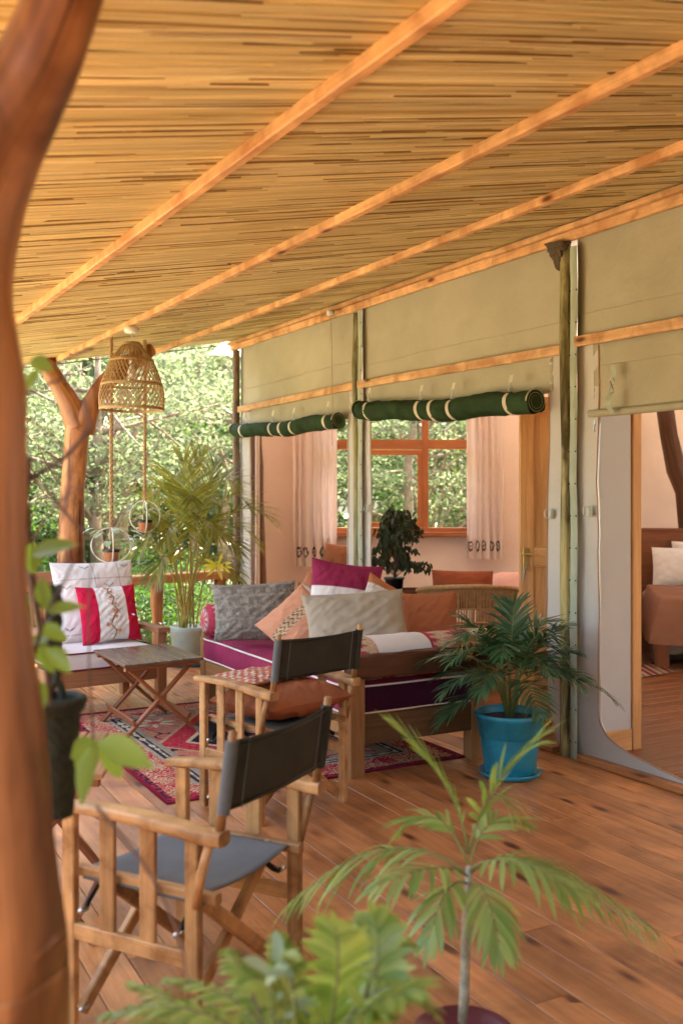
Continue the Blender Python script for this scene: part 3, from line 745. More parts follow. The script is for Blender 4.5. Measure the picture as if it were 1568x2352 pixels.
def curtain(xa,xb,ytop,ybot,Z,label,seed,mot):
    s=FPX/Z; x0,x1=(xa-784)/s,(xb-784)/s; z1=2.75; z0=CAMH-(ybot-1150)/s; nf_=5
    zm=CAMH-(mot-1150)/s
    def fn(u,v):
        z=z0+(z1-z0)*v
        a=u*nf_*2*PI+1.3*noise.noise(V3((u*4,v*.8,seed)))*2
        y=.035*math.sin(a)+.02*noise.noise(V3((u*9,v*2,seed)))
        x=x0+(x1-x0)*(u+.012*math.sin(a*1.0+1)+.02*noise.noise(V3((v*3,seed,u))))
        return (x,Z+y,z+.01*noise.noise(V3((u*6,1,seed)))*(1-v))
    def cf(u,v):
        z=z0+(z1-z0)*v; uu=u*5.2; k=math.floor(uu); f=uu-k; dz=(z-zm)/.055
        c=(.88,.76,.70)
        if abs(dz)<1.3:
            cx=.5+.2*noise.noise(V3((k*3.1,seed,0))); rx=.30+.12*noise.noise(V3((k,2,seed)))
            r=math.hypot((f-cx)/rx,dz/1.0)+.35*noise.noise(V3((uu*5,dz*3,seed)))
            if .72<r<1.12 or (r<.3 and k%2==0): c=(.03,.025,.025)
        return c
    m=MB(); m.grid(fn,150,170,cf)
    mt=M.get('curtain') or cloth('curtain_cloth',(1,1,1),.04,.9,attr=True,trans=.3,bs=.1); M['curtain']=mt
    tag(obj('curtain',m,mt),label,'curtain','pale curtains with a black stitched border at the lounge window')
curtain(674,772,1000,1300,11.30,'pale pink curtain left of the lounge window, behind the far opening',1.7,1268)
curtain(1070,1155,955,1284,11.30,'pale pink curtain right of the lounge window, near the pine door',5.2,1254)
# ================================================================ rug
K=V3((-.87,4.98,0)); E1=V3((-.475,.88,0)); E2=V3((.868,.497,0)); RL,RW=2.28,1.84
def hsh(a,b,s=0): return .5+.5*noise.noise(V3((a*7.13+s,b*5.71,s*1.7)))
def rugcol(u,v):
    x,y=u*RW,v*RL; e=min(x,y,RW-x,RL-y); sp=random.random()
    red,navy,cream,tan,pink,grey=(.40,.018,.04),(.022,.015,.03),(.55,.44,.28),(.44,.27,.14),(.42,.10,.08),(.27,.235,.17)
    if e<.022: c=(.20,.008,.025)
    elif e<.05: c=navy if noise.noise(V3((x*30,y*30,0)))>-.05 else red
    elif e<.24:
        n_=noise.noise(V3((x*9,y*9,2))); c=red if sp<.55+n_*.7 else (tan if sp<.9 else cream)
    elif e<.36:
        k=(e-.24)/.12
        if .2<k<.36 or .5<k<.66: c=navy
        elif k<.72: c=grey if .36<k<.5 else (.33,.28,.2)
        else: c=grey
        if abs(k-.43)<.1+.35*abs(noise.noise(V3((x*10,y*10,5))))-.1: c=cream if k<.8 else c
    else:
        # field: tan and red lozenges round a navy medallion
        cx,cy=x-RW/2,y-RL/2; m=abs(cx)/.62+abs(cy)/.86; a=math.atan2(cy,cx); r=math.hypot(cx,cy)
        if m<.62:
            c=navy
            for (px,py,pr) in ((0,0,.17),(.0,.33,.1),(0,-.33,.1),(.2,.02,.09),(-.2,.02,.09)):
                dx,dy=cx-px,cy-py; rr=math.hypot(dx,dy); aa=math.atan2(dy,dx)
                if rr<pr*(.62+.38*math.cos(aa*8)): c=cream if rr>pr*.35 else red
        elif m<.68: c=cream
        elif m<.95: c=red if sp<.85 else pink
        elif m<1.0: c=tan
        else:
            c=tan if sp<.5+.5*noise.noise(V3((x*6,y*6,7))) else pink
            # corner sprays
            for sx in (-1,1):
                for sy in (-1,1):
                    dx,dy=cx-sx*.42,cy-sy*.62; rr=math.hypot(dx,dy); aa=math.atan2(dy,dx)
                    if rr<.15*(.55+.45*math.cos(aa*7)): c=cream if rr>.045 else red
            if abs(noise.noise(V3((x*5,y*5,3))))<.03: c=navy
    f=.85+.3*sp
    return tuple(q*f for q in c)
m=MB(); m.grid(lambda u,v:K+E2*(RW*u)+E1*(RL*v)+V3((0,0,.008+.0015*noise.noise(V3((u*8,v*8,0))))),230,290,rugcol)
m.c=(.2,.01,.03)
cs=[K,K+E2*RW,K+E2*RW+E1*RL,K+E1*RL]
for a,b in zip(cs,cs[1:]+cs[:1]): m.tube([a+V3((0,0,.005)),b+V3((0,0,.005))],.006,6)
tag(obj('rug',m,M['rug']),'red and tan woven rug with navy medallion and striped border under the folding table','rug')

# ================================================================ cushions
def pillow_mb(w_,h_,t_,colf=None,seed=0,n=34,point=.10,wr=1.0,backcol=None):
    m=MB()
    for side in (1,-1):
        def fn(u,v,side=side):
            x,y=2*u-1,2*v-1
            px=x*(1-point*(1-y*y)**1*.9*abs(x)**2)*w_/2; py=y*(1-point*(1-x*x)*.9*abs(y)**2)*h_/2
            f=((1-x**4)*(1-y**4)); f=max(0,f)**.55*(.55+.45*(1-x*x*.8)*(1-y*y*.8))
            r=wr*(.012*(abs(noise.noise(V3(((x+y*.6)*1.1+seed,(x-y)*3.6,side*2))))-.2)+.005*noise.noise(V3((x*4+seed,y*4,side)))+.004*noise.noise(V3((x*9,y*5+seed,side))))*min(1,f*3)
            # radial pulls from the corners
            r+=wr*.0035*math.sin(math.atan2(abs(y)-1,abs(x)-1)*14+seed)*(abs(x*y))**2*min(1,f*4)
            return (px,-side*(t_/2*f+r),py-.012*math.sin(x*2+seed)*(1-v))
        m.grid(fn,n,n,(lambda u,v:(colf(u,v) if side>0 else (backcol or colf(.02,.02)))) if colf else None,flip=(side<0))
    return m
def put_pillow(nm,mb_,mat,label,cat,c,xd,zd,parent=None,group=None):
    o=obj(nm,mb_,mat); tag(o,label,cat,group); frame(o,c,xd,zd); return o
def upleft(face,tilt,roll=0):
    """axes for a cushion facing angle `face` (deg, 0 = towards camera, + = towards right), leaning back by tilt, rolled"""
    f=math.radians(face); n_=V3((math.sin(f),-math.cos(f),0)); x=V3((math.cos(f),math.sin(f),0))
    up=(V3((0,0,1))*math.cos(math.radians(tilt))-n_*math.sin(math.radians(tilt)))
    r=math.radians(roll); return x*math.cos(r)+up*math.sin(r), up*math.cos(r)-x*math.sin(r)

# ================================================================ daybed
Nn=V3((.05,5.42,0)); L1=2.35; L2=.92
def db(a,b,z=0): return Nn+E1*a+E2*b+V3((0,0,z))
root=thing('daybed','long timber daybed with magenta mattress and a dark rustic slab at its near end','daybed')
for a,b in ((.05,.05),(.05,L2-.05),(L1-.05,.05),(L1-.05,L2-.05),):
    m=MB(); m.beam(db(a,b,0),db(a,b,.50 if a>1 else .62),.09,.09,up=E1); obj('leg',m,M['bedwood'],root)
for b in (.03,L2-.03):
    m=MB(); m.beam(db(.1,b,.265),db(L1-.1,b,.265),.035,.15); obj('side_board',m,M['bedwood'],root)
for a in (.03,L1-.03):
    m=MB(); m.beam(db(a,.02,.255),db(a,L2,.255),.035,.16); obj('end_board',m,M['bedend_shade'] if a<1 else M['bedwood'],root)
m=MB(); m.beam(db(L1-.01,.02,.48),db(L1-.01,L2,.48),.045,.10); obj('end_board',m,M['bedwood'],root)
# rustic slab
def slab(u,v):
    a=2*PI*v; x=-.03+u*(L2+.10); w1=.045; h1=.065+.008*noise.noise(V3((x*2,0,1)))
    px=math.copysign(abs(math.cos(a))**.35,math.cos(a))*w1; pz=math.copysign(abs(math.sin(a))**.35,math.sin(a))*h1
    k=1+.12*noise.noise(V3((x*6,math.cos(a)*2,math.sin(a)*2)))-.35*math.exp(-((x-.52)/.05)**2)*max(0,math.cos(a+2.6))
    return db(-.03-px*k,x,.615+pz*k)
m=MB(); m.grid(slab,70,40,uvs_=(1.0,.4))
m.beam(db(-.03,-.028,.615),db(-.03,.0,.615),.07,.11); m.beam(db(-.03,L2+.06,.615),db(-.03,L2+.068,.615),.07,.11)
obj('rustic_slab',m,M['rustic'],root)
# mattress with piping
def rbox(u,v,x0,x1,y0,y1,z0,z1,p=.12):
    # superellipse-like box around the vertical axis
    pass
def mattress(a0,a1,b0,b1,z0,z1,mat,pm_,par,fn3,nm='mattress'):
    m=MB(); n=40
    def per(u):
        # rounded rectangle perimeter
        L,Wd=a1-a0,b1-b0; r=.05; P_=[(a0+r,b0),(a1-r,b0),(a1,b0+r),(a1,b1-r),(a1-r,b1),(a0+r,b1),(a0,b1-r),(a0,b0+r)]
        seg=[(P_[i],P_[(i+1)%8]) for i in range(8)]; ls=[math.dist(*s_) for s_ in seg]; t=u*sum(ls)
        for s_,l in zip(seg,ls):
            if t<=l: return (s_[0][0]+(s_[1][0]-s_[0][0])*t/l, s_[0][1]+(s_[1][1]-s_[0][1])*t/l)
            t-=l
        return P_[0]
    def side(u,v):
        x,y=per(u); cx,cy=(a0+a1)/2,(b0+b1)/2; bul=1+.012*math.sin(PI*v)+.006*noise.noise(V3((u*20,v*3,1)))
        return fn3(cx+(x-cx)*bul,cy+(y-cy)*bul,z0+(z1-z0)*v+.004*noise.noise(V3((u*16,0,4))))
    m.grid(side,120,6)
    def top(u,v):
        x,y=a0+.012+(a1-a0-.024)*u,b0+.012+(b1-b0-.024)*v
        e=min(1,12*min(u*(a1-a0),(1-u)*(a1-a0),v*(b1-b0),(1-v)*(b1-b0)))
        return fn3(x,y,z1+.022*e**.6+.006*noise.noise(V3((x*5,y*5,2))))
    m.grid(top,44,24)
    o=obj(nm,m,mat,par)
    for z in (z0+.004,z1):
        mm=MB(); mm.tube([fn3(*(lambda q:((a0+a1)/2+(q[0]-(a0+a1)/2)*1.006,(b0+b1)/2+(q[1]-(b0+b1)/2)*1.006))(per(u)),z+.004*noise.noise(V3((u*16,0,4)))) for u in np.linspace(0,1,121)],.0065,6,cap=False)
        obj('piping',mm,pm_,o)
    return o
mattress(.03,L1-.05,.0,L2-.02,.345,.495,M['mattress'],M['piping'],root,lambda a,b,z:db(a,b,z))
m=MB(); m.grid(lambda u,v:db(.018-.012*math.sin(PI*v),.03+(L2-.08)*u,.352+.136*v),24,6); obj('mattress_end_shade',m,M['mattress_end_shade'],root)  # dark sheet painting shade over the mattress's near end
# ikat bolsters
def ikat(u,v,k=1):
    z=v*8; f=z-math.floor(z); a=u*16; g=abs((a-math.floor(a))-.5)*2
    band=math.floor(z)%2
    if band==0: c=(.55,.42,.27) if f>.25+.55*g+.12*random.random() else (.45,.05,.09)
    else: c=(.60,.40,.30) if f<.8-.5*g else (.50,.09,.10)
    if f<.05: c=(.3,.28,.24)
    s_=random.uniform(.8,1.15); return tuple(q*s_ for q in c)
def bolster(a,b0,b1,z,r,label,nm='bolster'):
    m=MB()
    def fn(u,v):
        an=2*PI*u; y=b0+(b1-b0)*v; e=min(v,1-v)*(b1-b0); rr=r*(1-.35*max(0,1-e/.07)**2.2)*(1+.02*noise.noise(V3((math.cos(an)*2,y*6,1))))
        return db(a+rr*math.cos(an),y,z+rr*math.sin(an))
    m.grid(fn,80,90,ikat)
    for e,v in ((0,0),(1,1)):
        ring=[fn(k/40,v) for k in range(40)]; c=db(a,b0-.012 if v==0 else b1+.012,z)
        cols=[(.5,.06,.1)]+[((.62,.5,.38) if (k//2)%2 else (.5,.08,.12)) for k in range(40)]
        m.add([c]+ring,[[0,k+1,(k+1)%40+1] for k in range(40)],None,True,cols)
    return tag(obj(nm,m,M['paint']),label,'bolster','ikat bolsters at the two ends of the daybed')
bolster(L1-.14,-.02,.86,.635,.125,'red and cream ikat bolster at the far end of the daybed beside the printed cushion')
bolster(.15,.04,1.02,.625,.125,'red and cream ikat bolster behind the dark rustic slab, half under a white cloth')
# white cloth over the near bolster
def wc(u,v):
    b=.18+.36*u+.02*math.sin(v*5); an=math.radians(200-150*v)
    r=.129+.004*noise.noise(V3((u*6,v*6,2))); a=.15+r*math.cos(an)
    if v<.2: z=.625+r*math.sin(an)
    return db(.15+r*math.cos(an),b,.625+r*math.sin(an))
m=MB(); m.grid(wc,20,24); tag(obj('cloth',m,M['white']),'white cotton cloth laid over the ikat bolster behind the dark slab','cloth')

# grey printed cushion with rows of animals
def animal(u,v,rows,seed):
    """soft rows of walking quadrupeds"""
    r=v*rows; k=math.floor(r); f=r-k
    ncol=(3,8,5,4)[k%4]; x=u*ncol+.4*k+seed; j=math.floor(x); g=x-j
    g2=g+.05*noise.noise(V3((j*2.2,k*1.7,seed)))
    body=((g2-.48)/.33)**2+((f-.56)/.20)**2<1
    head=((g2-.86)/.10)**2+((f-.66)/.14)**2<1
    legs=(abs(g2-.24)<.05 or abs(g2-.36)<.045 or abs(g2-.62)<.045 or abs(g2-.74)<.05) and .1<f<.5
    return body or head or legs
def printcol(u,v):
    b=.30+.05*noise.noise(V3((u*14,v*14,1)))
    c=(b*1.05,b*.98,b*.84)
    if animal(u,v,5,2.3):
        d=.60+.30*abs(noise.noise(V3((u*60,v*60,4))))+.2*noise.noise(V3((u*20,v*20,8))); c=tuple(q*d for q in c)
    elif abs((v*5)%1)<.06 and random.random()<.6: c=tuple(q*.65 for q in c)
    elif noise.noise(V3((u*40,v*25,9)))>.25: c=tuple(q*.7 for q in c)
    return c
x,z=upleft(12,14,2)
put_pillow('cushion',pillow_mb(.60,.41,.16,printcol,1,90,.08),M['paint'],'large grey cushion printed with rows of animals, leaning at the far end of the daybed','cushion',P(586,1404,6.98),x,z)
# behind: salmon with lace band
def lace(u,v,c0,c1=(.68,.60,.52),lo=.3,hi=.62):
    w_=u+v*.0
    if lo<w_<hi:
        k=math.sin(u*150)*math.sin(v*120); return c1 if k>-.3 else tuple(q*.6 for q in c1)
    return c0
x,z=upleft(8,16,-38)
put_pillow('cushion',pillow_mb(.42,.42,.15,lambda u,v:lace(v,u,(.52,.20,.11),lo=.42,hi=.72),3,60,.1),M['paint'],'salmon cushion with a lace band behind the grey printed one and the magenta one','cushion',P(724,1400,7.35),x,z)
# magenta and white with a twig print
def twigline(u,v,pts,wd):
    for (ax,ay,bx,by) in pts:
        dx,dy=bx-ax,by-ay; t=max(0,min(1,((u-ax)*dx+(v-ay)*dy)/(dx*dx+dy*dy))); 
        if math.hypot(u-ax-t*dx,v-ay-t*dy)<wd: return True
    return False
TW=[(.30,.05,.32,.22),(.32,.22,.22,.34),(.32,.22,.40,.36),(.22,.34,.26,.40),(.40,.36,.36,.42),(.40,.3,.50,.33),(.32,.12,.22,.18),(.32,.15,.46,.2),(.46,.2,.56,.24),(.22,.18,.15,.26),(.5,.05,.52,.16),(.52,.16,.6,.2)]
def magcol(u,v):
    if v>.62: return (.27,.025,.075)
    if twigline(u,v,TW,.011): return (.25,.12,.06)
    return (.74,.72,.70)
x,z=upleft(10,10,-8)
put_pillow('cushion',pillow_mb(.50,.50,.18,magcol,5,80,.09,backcol=(.45,.27,.17)),M['paint'],'cushion with magenta top and white twig printed lower half, behind the long beige cushion','cushion',P(790,1374,6.75),x,z)
# peach embroidered, tipped over
def peach(u,v):
    if .40<u<.60:
        k=math.sin(v*70+math.sin(u*60)*2); return (.50,.38,.24) if k>.2 else ((.16,.10,.06) if k<-.5 else (.62,.36,.2))
    return (.60,.29,.17)
x,z=upleft(-14,38,-38)
put_pillow('cushion',pillow_mb(.44,.44,.15,peach,8,60,.1),M['paint'],'peach cushion with an embroidered middle band, tipped over beside the grey printed cushion','cushion',P(686,1428,6.70),x,z)
# rust with lace band behind the beige one
x,z=upleft(22,18,-30)
put_pillow('cushion',pillow_mb(.46,.46,.15,lambda u,v:lace(v,u,(.44,.16,.06),lo=.5,hi=.85),11,60,.1),M['paint'],'rust orange cushion with a lace band behind the long beige cushion','cushion',P(890,1418,6.62),x,z)
x,z=upleft(9,33,3)
put_pillow('cushion',pillow_mb(.64,.42,.16,None,13,46,.08,1.8),M['beige'],'long plain beige cushion lying back at the front of the daybed','cushion',P(819,1430,6.02),x,z)
x,z=upleft(-4,12,3)
def tc(u,v): return (.36,.115,.045)
put_pillow('cushion',pillow_mb(.37,.36,.16,tc,17,40,.08,backcol=(.45,.33,.22)),M['paint'],'plain terracotta cushion with a tan back at the right end of the daybed','cushion',P(984,1424,6.28),x,z)

# ================================================================ white cushioned armchair
def armchair():
    o=V3((-1.335,7.36,0)); ax=V3((-.80,-.60,0)); bk=V3((-.60,.80,0))   # ax: from right leg to left leg
    WD,DP=.80,.62
    q=lambda a,b,z: o+ax*a+bk*b+V3((0,0,z))
    root=thing('armchair','low wooden armchair with thick white seat cushion by the deck railing','armchair')
    tk=M['armwood']
    for a in (0,WD):
        m=MB(); m.beam(q(a,0,0),q(a,0,.55),.075,.06,up=bk); obj('leg',m,tk,root)
        m=MB(); m.beam(q(a,DP,0),q(a,DP+.10,.98),.07,.06,up=ax); obj('leg',m,tk,root)
        m=MB(); m.beam(q(a,-.06,.57),q(a,DP+.02,.57),.095,.035); obj('arm_rest',m,tk,root)
        m=MB(); m.beam(q(a,.03,.26),q(a,DP,.26),.03,.11); obj('side_rail',m,tk,root)
    m=MB(); m.beam(q(.03,0,.27),q(WD-.03,0,.27),.032,.12); obj('seat_rail',m,tk,root)
    m=MB(); m.beam(q(.0,DP+.095,.93),q(WD,DP+.095,.93),.03,.10); obj('back_rail',m,tk,root)
    m=MB(); m.beam(q(.0,DP+.02,.40),q(WD,DP+.02,.40),.03,.08); obj('back_rail',m,tk,root)
    for k in range(7):
        a=.08+k*(WD-.16)/6; m=MB(); m.beam(q(a,DP+.03,.42),q(a,DP+.09,.9),.05,.018,up=ax); obj('back_slat',m,tk,root)
    mattress(.035,WD-.035,-.02,DP-.04,.33,.45,M['white'],M['maroonpipe'],root,lambda a,b,z:q(a,b,z),'seat_cushion')
    x=-ax; return q
q=armchair()
def wcol(u,v):
    c=(.76,.73,.70)
    fu,fv=(u*3.2)%1,(v*4)%1
    if abs((u*3.2)%1-.5)<.02 and (v*40)%1<.5: return (.12,.11,.13)
    if abs((v*3)%1-.3)<.02 and (u*36)%1<.45: return (.12,.13,.14)
    gu,gv=(u*4)%1-.5,(v*4)%1-.6
    if abs(gv-abs(gu)*.8)<.03 and abs(gu)<.22 and (math.floor(u*4)+math.floor(v*4))%2==0: return (.12,.14,.11)
    return c
ax=V3((.80,.60,0))
bigc=q(.31,.46,.76); put_pillow('cushion',pillow_mb(.66,.62,.20,wcol,21,80,.06),M['paint'],'big white cushion with small dark stitched marks against the armchair back','cushion',bigc,ax,V3((-.17,.22,1)))
TH=[(.5,.02,.54,.15),(.54,.15,.45,.27),(.45,.27,.50,.4),(.50,.4,.58,.5),(.58,.5,.5,.62),(.5,.62,.55,.75),(.55,.75,.47,.86),(.47,.86,.52,.96)]
TH2=[]
for k,(a,b,c,d) in enumerate(TH):
    for s_ in (-1,1):
        TH2+= [(c,d,c+.09*s_,d+.05),(c,d,c+.06*s_,d-.06),((a+c)/2,(b+d)/2,(a+c)/2+.07*s_,(b+d)/2+.03)]
def redcol(u,v):
    if u<.27 or u>.75: return (.50,.012,.05)
    if twigline(u,v,TH,.011): return (.20,.13,.06)
    for k,(a,b,c,d) in enumerate(TH):
        if math.hypot(u-c-.05*(-1)**k,v-d)<.03: return (.50,.22,.10)
    if twigline(u,v,TH2,.004): return (.40,.28,.16)
    return (.76,.73,.70)
rc_=q(.30,.24,.68); put_pillow('cushion',pillow_mb(.47,.44,.17,redcol,23,110,.08),M['paint'],'red edged white cushion with a thorn branch print on the white armchair','cushion',rc_,ax,V3((-.21,.28,1)))

# ================================================================ folding tables
def folding_table(label,c4,h,mat_top,mat_leg,nsl,inv=0):
    """c4: corners a,b (near edge), c (far, above b), d (far, above a); slats run a->d"""
    root=thing('folding_table',label,'table'); a,b,c,d=[V3(p) for p in c4]
    for k in range(nsl):
        u0,u1=(k+.5)/nsl,(k+.5)/nsl; p=a.lerp(b,u0); r=d.lerp(c,u1); wdt=(b-a).length/nsl-.004
        p.z=r.z=h-.009+random.uniform(-.0008,.0008); m=MB(); m.beam(p,r,wdt,.018,ch=.005); obj('slat',m,mat_top,root)
    for f in (.06,.94):
        p,r=a.lerp(d,f),b.lerp(c,f); p,r=p.lerp(r,.03),r.lerp(p,.03)
        p.z=r.z=h-.033; m=MB(); m.beam(p,r,.03,.03); obj('batten',m,mat_leg,root)
    ex=(b-a).normalized(); ey=(d-a).normalized(); Wd=(b-a).length; D=(d-a).length
    for f,off in ((.10,0),(.90,0)):
        base=a+ey*(D*f)
        for s_,o2 in ((0,0),(1,.026)):
            o3=o2*(1 if f<.5 else -1)
            t0=base+ex*(Wd*(.10 if s_==0 else .90))+ey*o3; t1=base+ex*(Wd*(.93 if s_==0 else .07))+ey*o3
            t0.z=h-.045; t1.z=.012; m=MB(); m.beam(t0,t1,.038,.022,up=ex); obj('leg',m,mat_leg,root)
        m=MB(); pp=base+ex*(Wd*.5)+V3((0,0,(h-.045)*.5)); m.tube([pp-ey*.015,pp+ey*.04],.006,8); obj('bolt',m,M['steel'],root)
    for u,z in ((.16,.10),(.845,.10)):
        p=a+ex*(Wd*u)+ey*(D*.08); r=a+ex*(Wd*u)+ey*(D*.92); p.z=r.z=z
        m=MB(); m.beam(p,r,.016,.055,up=(ex*(-.5 if u<.5 else .5)+V3((0,0,1))).normalized()); obj('foot_bar',m,mat_leg,root)
    return root
folding_table('small dark topped wooden folding table on the rug before the white armchair',((-1.355,6.22,.5),(-.905,6.55,.5),(-1.26,7.20,.5),(-1.71,6.87,.5)),.49,M['tabletop'],M['acacia'],7)
folding_table('reddish slatted folding table at the left edge, half hidden by the foreground trunk',((-1.38,3.38,.6),(-.80,3.34,.6),(-.84,3.95,.6),(-1.42,3.99,.6)),.60,M['armwood'],M['acacia'],7)

# ================================================================ director's chairs
def director_chair(label):
    root=thing('director_chair',label,'chair',group='folding director chairs on the deck'); tk=M['teak']
    hw=.27
    for sx in (-1,1):
        x=sx*hw
        for y,nm in ((.24,'leg'),(-.20,'leg')):
            m=MB(); m.beam((x,y,0),(x,y,.615),.028,.046,up=(0,1,0)); obj(nm,m,tk,root)
        # arm: bowed, thicker at the back
        def arm(u,v,x=x):
            y=.30-.60*u; a=2*PI*v; h=.626+.018*math.sin(PI*min(1,u*1.1))-.010*u; ww=.030*(1-.25*abs(2*u-1)**3)*(1.0+.25*u); th=.014+.006*u
            cx,sz=math.cos(a),math.sin(a)
            return (x+math.copysign(abs(cx)**.45,cx)*ww+sx*.012*math.sin(PI*u),y,h+math.copysign(abs(sz)**.5,sz)*th)
        m=MB(); m.grid(arm,22,16,uvs_=(.6,.15))
        for uu in (0,1):
            rg=[arm(uu,k/16) for k in range(16)]; c=(x,.30-.60*uu,sum(p[2] for p in rg)/16); m.add([c]+rg,[[0,k+1,(k+1)%16+1] for k in range(16)],smooth=False)
        obj('arm_rest',m,tk,root)
        m=MB(); m.beam((x,.235,.27),(x,-.195,.27),.022,.048); obj('lower_rail',m,tk,root)
        for y in (.10,-.045):
            m=MB(); m.beam((x,y,.28),(x,y,.622),.016,.055,up=(0,1,0)); obj('slat',m,tk,root)
        # rear strut under the arm and backrest pole
        m=MB(); m.tube([(x+sx*.005,-.262,.62),(x+sx*.012,-.235,.52),(x+sx*.01,-.212,.42)],[.013,.014,.011],8); obj('strut',m,tk,root)
        m=MB(); m.tube([(x*.98,-.275,.60),(x*.98,-.30,.75),(x*.98,-.325,.905)],[.014,.013,.012],10); obj('backrest_pole',m,tk,root)
        # seat rail and crossing legs
        m=MB(); m.beam((sx*.225,.25,.43),(sx*.225,-.25,.43),.03,.03); obj('seat_rail',m,tk,root)
        for y in (.19,-.15):
            yy=y+(.015 if sx>0 else -.015)
            m=MB(); m.beam((sx*.225,yy,.43),(-sx*.262,yy,.035),.024,.042,up=(0,0,1)); obj('cross_leg',m,tk,root)
            m=MB(); m.tube([(sx*.258,y,.335),(sx*.24,y+.01,.345),(sx*.185,y+.012,.385)],[.007,.007,.006],6,flat=1.6); obj('hinge',m,M['metal'],root)
            m=MB(); m.tube([(sx*.256,y,.335),(sx*(hw+.018),y,.335)],.008,8); m.tube([(sx*(hw-.02),y,.05),(sx*(hw+.017),y,.05)],.006,8); obj('bolt',m,M['steel'],root)
    def seat(u,v):
        x=-.24+.48*u; y=-.215+.43*v; s_=1-(2*u-1)**2
        z=.448-.022*s_+.003*noise.noise(V3((x*9,y*9,1)))
        if u<.04: z-=.028; x=-.243
        if u>.96: z-=.028; x=.243
        return (x,y,z)
    m=MB(); m.grid(seat,26,20); s_=obj('seat_canvas',m,M['seatcl'],root)
    so=s_.modifiers.new('s','SOLIDIFY'); so.thickness=.004
    def back(u,v):
        x=-.275+.55*u; z=.685+.195*v+.006*math.sin(u*PI)*(1-2*v); s_=1-(2*u-1)**2
        y=-.292-.145*(z-.68)-.030*s_+.005*noise.noise(V3((x*7+2,z*9,1)))*s_
        return (x,y,z)
    m=MB(); m.grid(back,30,12)
    b_=obj('back_canvas',m,M['backcl'],root); so=b_.modifiers.new('s','SOLIDIFY'); so.thickness=.004
    for sx in (-1,1):   # sleeve round the pole
        m=MB(); m.tube([(sx*hw*.98,-.292-.145*(z-.68),z) for z in np.linspace(.683,.882,6)],.0185,12,cap=False); obj('canvas_sleeve',m,M['seatcl'] if sx<0 else M['backcl'],root)
        m=MB(); m.grid(lambda u,v:(sx*(.20+.006*u),back((sx*.20+.275)/.55,v)[1]-.0035,.685+.195*v),1,8); obj('seam',m,M['seatcl'],root)
    for v in (.06,.94):
        m=MB(); m.tube([V3(back(u,v))+V3((0,-.003,0)) for u in np.linspace(.02,.98,24)],.0022,4); obj('hem',m,M['metal'],root)
    return root
def aim(o,c,fwd): o.location=c; o.rotation_euler=(0,0,math.atan2(fwd[1],fwd[0])-PI/2)
c1=director_chair('nearest folding director chair with grey canvas seat and dark olive back')
aim(c1,(-.452,3.035,0),(-.885,.465))
c2=copy_tree(c1); c2['label']='folding director chair by the daybed with terracotta cushions on its seat'
aim(c2,(-.325,4.99,0),(-.70,.715))
# things on the second chair
A2=c2.matrix_basis.copy()
def on2(x,y,z): return A2@V3((x,y,z))
m=MB()
o=put_pillow('cushion',pillow_mb(.55,.50,.19,None,31,44,.07,1.3),M['terra_cl'],'plump terracotta cushion lying on the seat of the second director chair','cushion',on2(.03,-.0,.53),(A2.to_3x3()@V3((1,0,.02))),(A2.to_3x3()@V3((0,1,-.03))))
def zig(u,v):
    k=math.sin(u*60)*math.sin(v*44); return (.62,.5,.36) if k>.1 else ((.50,.16,.08) if k<-.35 else (.42,.10,.08))
put_pillow('cushion',pillow_mb(.46,.40,.06,zig,35,70,.05),M['paint'],'thin orange and cream patterned pad on top of the terracotta cushion','cushion',on2(-.01,.10,.635),(A2.to_3x3()@V3((1,0,.0))),(A2.to_3x3()@V3((0,1,-.06))))
m=MB(); m.grid(lambda u,v:on2(-.27+.5*u,.22+.10*math.sin(v*3)+.02*noise.noise(V3((u*5,v*5,1))),.44-.11*v-.03*math.sin(u*PI)+.02*noise.noise(V3((u*7,v*3,3)))),26,10)
tag(obj('folded_canvas',m,M['seatcl']),'slack grey canvas folded and hanging at the front of the second director chair','cloth')

# ================================================================ wicker lamp
LT=V3((0,0,0)); kk=(303-784)/FPX; t_=((1.38-UY*d2)-kk*(5.94+UX*d2))/(kk*UY-UX); lp=W(t_,d2,RH(d2)-.03); 
Zl=lp.y; sl=FPX/Zl
root=thing('pendant_lamp','woven wicker pendant lamp hanging from the reed ceiling at the left','lamp',(lp.x,lp.y,lp.z)); print('lamp',lp, 784+lp.x*sl, 1150-(lp.z-CAMH)*sl)
zt=(CAMH-(788-1150)/sl)-lp.z; zb=(CAMH-(941-1150)/sl)-lp.z; Hs=zt-zb; R=73/sl
obj('ceiling_rose',MB().lathe([(.0,.0),(.052,0),(.052,-.03),(.045,-.038),(0,-.038)],24),M['plast'],root)
m=MB(); m.tube([(0,0,-.03),(0,0,zt-.10)],.004,6); obj('cord',m,M['plast'],root)
def prof(v): # v 0 top..1 bottom
    if v<.26: return R*(.24+.42*(v/.26)**.95)
    k=(v-.26)/.74; return R*(.66+.36*math.sin(min(1,k*1.15)*PI/2)-.03*max(0,k-.7)/.3)
m=MB()
for fam in (-1,1):
    for k in range(38):
        a0=2*PI*k/38; tw=fam*1.5
        m.tube([(prof(v)*math.cos(a0+tw*(v-.2)),prof(v)*math.sin(a0+tw*(v-.2)),zt-Hs*v) for v in np.linspace(.22,1,15)],.0034,4,cap=False)
for k in range(60):
    a0=2*PI*k/60+random.uniform(-.05,.05)
    m.tube([(prof(v)*math.cos(a0+.2*v),prof(v)*math.sin(a0+.2*v),zt-Hs*v) for v in np.linspace(0,.27,4)],.003,4,cap=False)
w_=obj('woven_lattice',m,M['wicker'],root); w_['kind']='stuff'
